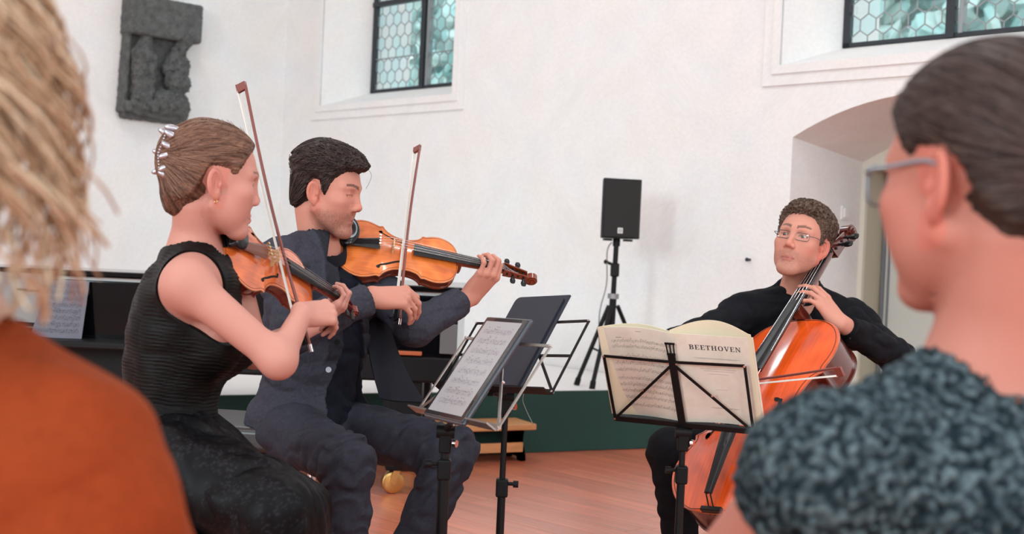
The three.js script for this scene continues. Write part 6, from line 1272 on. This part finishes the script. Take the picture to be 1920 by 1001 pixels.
// ---------------------------------------------------------------- two listeners in the foreground
{
  const p = thing('person', 'listener with pinned-up brown hair in a teal knitted top', 'person');
  const S = [0.5, 0.205, 0.155];
  const F = lookFrame(at(1846, 352, 1.2), V(-0.5, -0.05, -0.86), 0);
  const J = { neck: at(1862, 690, 1.21), shL: at(1540, 880, 1.13), shR: at(2200, 910, 1.24), elL: at(1318, 1120, 1.33), hipL: V(0.36, 0.53, -1.2), hipR: V(0.62, 0.53, -1.27) };
  J.elR = V(0.78, 0.72, -1.4); J.wrL = V(0.3, 0.62, -1.52); J.wrR = V(0.55, 0.62, -1.6); J.knL = V(0.25, 0.5, -1.62); J.knR = V(0.5, 0.5, -1.7); J.anL = V(0.25, 0.1, -1.62); J.anR = V(0.5, 0.1, -1.7);
  const dims = { sh: 0.05, trap: 0.038, chest: [0.155, 0.16, 0.11], belly: [0.14, 0.15, 0.11], hip: [0.17, 0.11, 0.13] };
  const T = trunk(J, dims), hp = T.frame;
  const hands = [[J.wrL, J.elL, 1], [J.wrR, J.elR, -1]].flatMap(([w, e, s]) => handItems(handFrame(w, w.clone().sub(e), V(0, 1, 0.2)), s, [[0.4, 0.4, 0.2], [0.4, 0.4, 0.2], [0.4, 0.4, 0.2], [0.4, 0.4, 0.2]], [[0.6, 0.7, -0.4], [0.3, 0.9, -0.3], [0.1, 0.95, -0.2]], 0.9));
  const items = [...T, capsule(fromFrame(F, 0, -0.05, -0.03), J.neck.clone().addScaledVector(hp.y, -0.01), 0.053, 0.058, 0.04), ...limb(J.shL, J.elL, J.wrL, [0.046, 0.04, 0.04, 0.025]), ...limb(J.shR, J.elR, J.wrR, [0.046, 0.04, 0.04, 0.025]), ...hands];
  const HC = [0.04, 0.026, 0.022];
  const ho = { male: 0, skin: S, red: [0.62, 0.16, 0.12], hair: HC, brow: HC, jaw: 1.0, scalp: (x, y, z) => sstep(y - 0.02, 0.015, 0.03) * sstep(0.04 - z, 0, 0.02) };
  body(p, F, ho, items, [[...inBox(F.o, 0.17), 0.003], [...around([J.neck, J.shL, J.shR, J.elL], 0.1), 0.006], [...around([J.hipL, J.hipR, J.elR, J.wrL, J.wrR, J.shR], 0.12), 0.012]]);
  const strand = (x, y, z) => { const r = Math.hypot(x, y + 0.0, z + 0.14); return [Math.atan2(x, y + 0.02) * 0.1, r * 0.09, 0]; };
  const H = hairShell([[0.12, 0.1], [0.085, 0.085], [0.06, 0.06], [0.04, 0.03], [0.026, 0.02], [0.018, 0.034], [-0.024, 0.03], [-0.032, 0.0], [-0.048, -0.03], [-0.07, -0.046], [-0.12, -0.06]],
    (x, y, z) => 0.008 + 0.006 * sstep(y, 0.03, 0.11), [ellipsoid(V(0, 0.0, -0.125), [0.04, 0.05, 0.034], 0.014)]);
  const hf = framed((x, y, z) => { const [a, b, c] = strand(x, y, z); return H(x, y, z) + 0.0016 * noise3(a * 130, b * 130, x * 3) + 0.001 * noise3(a * 300, b * 300, y * 3); }, F, 0.22);
  const hair = part('hair', meshField(hf.d, ...inBox(F.o, 0.185), 0.003, hairColor(HC, F, strand, 0.7, 190)), hairMat(0.5), p);
  hair.userData.label = 'brown hair drawn back into a knot';
  strands(hair, F, H, H.inside, (x, y, z, s) => [-x - 0.01 * Math.sign(x), 0.0 - y + 0.03 * (s - 0.5), -0.14 - z], { seed: 15, count: 700, length: 0.09, radius: 0.0008, lift: 0.0005, colors: [[0.028, 0.018, 0.015], [0.06, 0.04, 0.034], [0.1, 0.07, 0.062]] });
  glasses(p, F, { w: 0.052, h: 0.04, r: 0.0019, mat: std(rgb(0.2, 0.25, 0.3), 0.3), y: 0.006, z: 0.108 });
  // knitted top of curled yarn
  const tt = field([...trunk(J, { ...dims, grow: 0.012 }), capsule(J.shL, J.shL.clone().lerp(J.elL, 0.5), 0.066, 0.06, 0.035), capsule(J.shR, J.shR.clone().lerp(J.elR, 0.5), 0.066, 0.06, 0.035)]);
  const sl = J.elL.clone().sub(J.shL).normalize(), so = J.shL.clone().lerp(J.elL, 0.2), sr = J.elR.clone().sub(J.shR).normalize(), sro = J.shR.clone().lerp(J.elR, 0.26);
  const nh = field([capsule(fromFrame(F, 0, -0.06, -0.03), J.neck.clone().addScaledVector(hp.y, 0.012), 0.062, 0.08)]), sleeve = field([capsule(J.shL.clone().lerp(J.elL, 0.22), J.elL, 0.05, 0.05)]), sleeveR = field([capsule(J.shR.clone().lerp(J.elR, 0.3), J.elR, 0.05, 0.05)]);
  const curl = (x, y, z) => { const f = 84, n = noise3(x * f, y * f, z * f), m = noise3(x * f * 1.9 + 7, y * f * 1.9, z * f * 1.9); return 0.75 * n + 0.35 * m; };
  const plane = (o, d, x, y, z) => (x - o.x) * d.x + (y - o.y) * d.y + (z - o.z) * d.z;
  const top = (x, y, z) => {
    const [a, b] = toFrame(hp, x, y, z);
    let d = Math.max(tt(x, y, z) - 0.0045 * curl(x, y, z) + folds(x, y, z, 5, 0.004), -nh(x, y, z), -0.1 - b);
    if (sleeve(x, y, z) < 0.07) d = Math.max(d, plane(so, sl, x, y, z));
    if (sleeveR(x, y, z) < 0.07) d = Math.max(d, plane(sro, sr, x, y, z));
    return d;
  };
  const yarn = (x, y, z) => { const t = clamp(0.42 + 0.75 * curl(x, y, z) + 0.15 * noise3(x * 12, y * 12, z * 12), 0, 1); return mix3([0.008, 0.015, 0.02], [0.14, 0.195, 0.215], t * t); };
  part('knitted_top', meshField(top, ...around([J.shL, J.shR, J.hipL, J.hipR, J.neck], 0.16), 0.0038, yarn, 0.014), clothMat(0.95, { specularIntensity: 0.1 }), p).userData.label = 'mottled teal knitted top';
  const lg = field([ellipsoid(hp.o, [0.17, 0.1, 0.14], 0.05), capsule(J.hipL, J.knL, 0.085, 0.065), capsule(J.hipR, J.knR, 0.085, 0.065), capsule(J.knL, J.anL, 0.06, 0.05), capsule(J.knR, J.anR, 0.06, 0.05)]);
  part('trousers', meshField((x, y, z) => Math.max(lg(x, y, z), 0.05 - y), ...around([J.hipL, J.hipR, J.knL, J.knR, J.anL, J.anR], 0.16), 0.014, flatCol([0.02, 0.02, 0.025])), clothMat(), p);
  shoes(p, [[J.anL, V(0, 0, -1)], [J.anR, V(0, 0, -1)]]);
  chair(hp.o.x, hp.o.z, 0.2, 'plain black chair under the listener in teal', hp.o.y - 0.11);
}
{
  const p = thing('person', 'listener with wavy blonde hair in an orange top', 'person');
  const S = [0.66, 0.4, 0.3];
  const F = lookFrame(at(-172, 180, 0.98), V(0.25, -0.03, -0.96), 0);
  const J = { neck: at(-130, 660, 1.0), shR: at(122, 880, 0.99), shL: at(-420, 850, 0.96), elR: at(255, 1180, 1.04), hipL: V(-0.58, 0.52, -0.98), hipR: V(-0.33, 0.52, -1.02) };
  J.elL = V(-0.72, 0.72, -1.08); J.wrR = V(-0.3, 0.62, -1.32); J.wrL = V(-0.5, 0.62, -1.32); J.knR = V(-0.33, 0.5, -1.45); J.knL = V(-0.58, 0.5, -1.42); J.anR = V(-0.33, 0.1, -1.45); J.anL = V(-0.58, 0.1, -1.42);
  const dims = { sh: 0.052, trap: 0.046, chest: [0.165, 0.17, 0.12], belly: [0.155, 0.15, 0.12], hip: [0.175, 0.11, 0.14] };
  const T = trunk(J, dims), hp = T.frame;
  const hands = [[J.wrL, J.elL, 1], [J.wrR, J.elR, -1]].flatMap(([w, e, s]) => handItems(handFrame(w, w.clone().sub(e), V(0, 1, 0.2)), s, [[0.4, 0.4, 0.2], [0.4, 0.4, 0.2], [0.4, 0.4, 0.2], [0.4, 0.4, 0.2]], [[0.6, 0.7, -0.4], [0.3, 0.9, -0.3], [0.1, 0.95, -0.2]], 0.9));
  const items = [...T, capsule(fromFrame(F, 0, -0.05, -0.03), J.neck, 0.05, 0.056, 0.04), ...limb(J.shL, J.elL, J.wrL, [0.046, 0.04, 0.04, 0.025]), ...limb(J.shR, J.elR, J.wrR, [0.046, 0.04, 0.04, 0.025]), ...hands];
  body(p, F, { male: 0, skin: S, hair: [0.5, 0.33, 0.2], brow: [0.3, 0.2, 0.12], scalp: (x, y, z) => sstep(y + 0.3 * z, 0.0, 0.03) }, items, [[...inBox(F.o, 0.17), 0.004], [...around([J.neck, F.o], 0.1), 0.008], [...around([J.hipL, J.hipR, J.elR, J.elL, J.wrL, J.wrR, J.shR, J.shL], 0.12), 0.012]]);
  // wavy hair to the jaw
  const H = field([ellipsoid(V(0, 0.05, -0.012), [0.09, 0.092, 0.108], 0.03), ellipsoid(V(-0.066, -0.01, -0.025), [0.03, 0.07, 0.06], 0.03), ellipsoid(V(0.066, -0.01, -0.025), [0.03, 0.07, 0.06], 0.03), ellipsoid(V(0, -0.02, -0.07), [0.065, 0.08, 0.04], 0.03), cut(ellipsoid(V(0, -0.03, 0.1), [0.06, 0.12, 0.075], 0.02), 0.02)]);
  const wave = (x, y, z) => 0.012 * Math.sin(y * 62 + 3 * noise3(x * 9, y * 5, z * 9)) * sstep(-y, -0.06, 0.03) + 0.01 * noise3(x * 16, y * 12, z * 16);
  const hf = framed((x, y, z) => H(x, y, z) + wave(x, y, z) + 0.003 * noise3(x * 110, y * 22 + x * 30, z * 110), F, 0.24);
  const hair = part('hair', meshField(hf.d, V(F.o.x - 0.22, F.o.y - 0.24, F.o.z - 0.22), V(F.o.x + 0.22, F.o.y + 0.22, F.o.z + 0.22), 0.004, (x, y, z) => { const [a, b, c] = toFrame(F, x, y, z), n = noise3(a * 90, b * 16, c * 90), m = noise3(a * 16, b * 9, c * 16), k = 1 + 0.25 * n; return mix3([0.46 * k, 0.28 * k, 0.175 * k], [0.66, 0.5, 0.36], clamp(0.45 + 0.8 * m, 0, 1)); }, 0.03), hairMat(0.55), p);
  hair.userData.label = 'wavy blonde hair to the jaw';
  { // loose wavy locks
    const rnd = mulberry(33), sets = [[], [], []];
    for (let i = 0; i < 520; i++) {
      const phi = (rnd() * 2 - 1) * 2.2, lift = 0.1 + rnd() * 0.02, len = 0.12 + rnd() * 0.1, ph = rnd() * 6.28, am = 0.01 + rnd() * 0.018, fl = 0.012 + rnd() * 0.035, pts = [];
      for (let k = 0; k <= 9; k++) { const t = k / 9, y = lerp(0.12 - rnd() * 0.004, lift - len - 0.06, t), r = 0.075 + 0.035 * Math.sin(Math.min(1, t * 2) * 1.57) + fl * t * t, a = phi + am * 6 * Math.sin(t * 9 + ph); pts.push(fromFrame(F, r * Math.sin(a) + am * Math.sin(t * 11 + ph), y, -0.015 - r * 1.1 * Math.cos(a) + am * Math.cos(t * 10 + ph))); }
      sets[i % 3].push(tube(pts, 0.0011 + rnd() * 0.0009, 20, 4));
    }
    [[0.5, 0.32, 0.2], [0.72, 0.56, 0.4], [0.62, 0.44, 0.3]].forEach((c, i) => part('locks', sets[i], std(rgb(...c), 0.5, { specularIntensity: 0.4 }), hair));
  }
  const tt = field([...trunk(J, { ...dims, grow: 0.014 }), capsule(J.shL, J.elL, 0.072, 0.068, 0.045), capsule(J.shR, J.elR, 0.072, 0.068, 0.045), capsule(J.elR, J.wrR, 0.066, 0.045, 0.03), capsule(J.elL, J.wrL, 0.066, 0.045, 0.03)]);
  const nh = field([capsule(fromFrame(F, 0, -0.06, -0.03), J.neck, 0.06, 0.07)]), cR = J.wrR.clone().sub(J.elR).normalize(), cL = J.wrL.clone().sub(J.elL).normalize();
  part('orange_top', meshField((x, y, z) => { const [a, b] = toFrame(hp, x, y, z); return Math.max(tt(x, y, z) + folds(x, y, z, 6, 0.007), -nh(x, y, z), -0.1 - b); }, ...around([J.shL, J.shR, J.elL, J.elR, J.hipL, J.hipR, J.neck, J.wrR.clone().lerp(J.elR, 0.4), J.wrL.clone().lerp(J.elL, 0.4)], 0.13), 0.006, (x, y, z) => { const k = 1 + 0.12 * noise3(x * 160, y * 160, z * 160) + 0.1 * fbm(x * 10, y * 10, z * 10); return [0.27 * k, 0.045 * k, 0.0125 * k]; }, 0.014), clothMat(0.9, { sheen: 0.25, sheenRoughness: 0.5, sheenColor: rgb(0.9, 0.4, 0.2) }), p).userData.label = 'soft orange top';
  const lg = field([ellipsoid(hp.o, [0.175, 0.1, 0.14], 0.05), capsule(J.hipL, J.knL, 0.085, 0.065), capsule(J.hipR, J.knR, 0.085, 0.065), capsule(J.knL, J.anL, 0.06, 0.05), capsule(J.knR, J.anR, 0.06, 0.05)]);
  part('trousers', meshField((x, y, z) => Math.max(lg(x, y, z), 0.05 - y), ...around([J.hipL, J.hipR, J.knL, J.knR, J.anL, J.anR], 0.16), 0.014, flatCol([0.03, 0.03, 0.05])), clothMat(), p);
  shoes(p, [[J.anL, V(0, 0, -1)], [J.anR, V(0, 0, -1)]]);
  chair(hp.o.x, hp.o.z, -0.1, 'plain black chair under the listener in orange', hp.o.y - 0.11);
}
scene.traverse((o) => { if (o.isMesh) { o.castShadow = true; o.receiveShadow = true; } });
renderer.render(scene, camera);
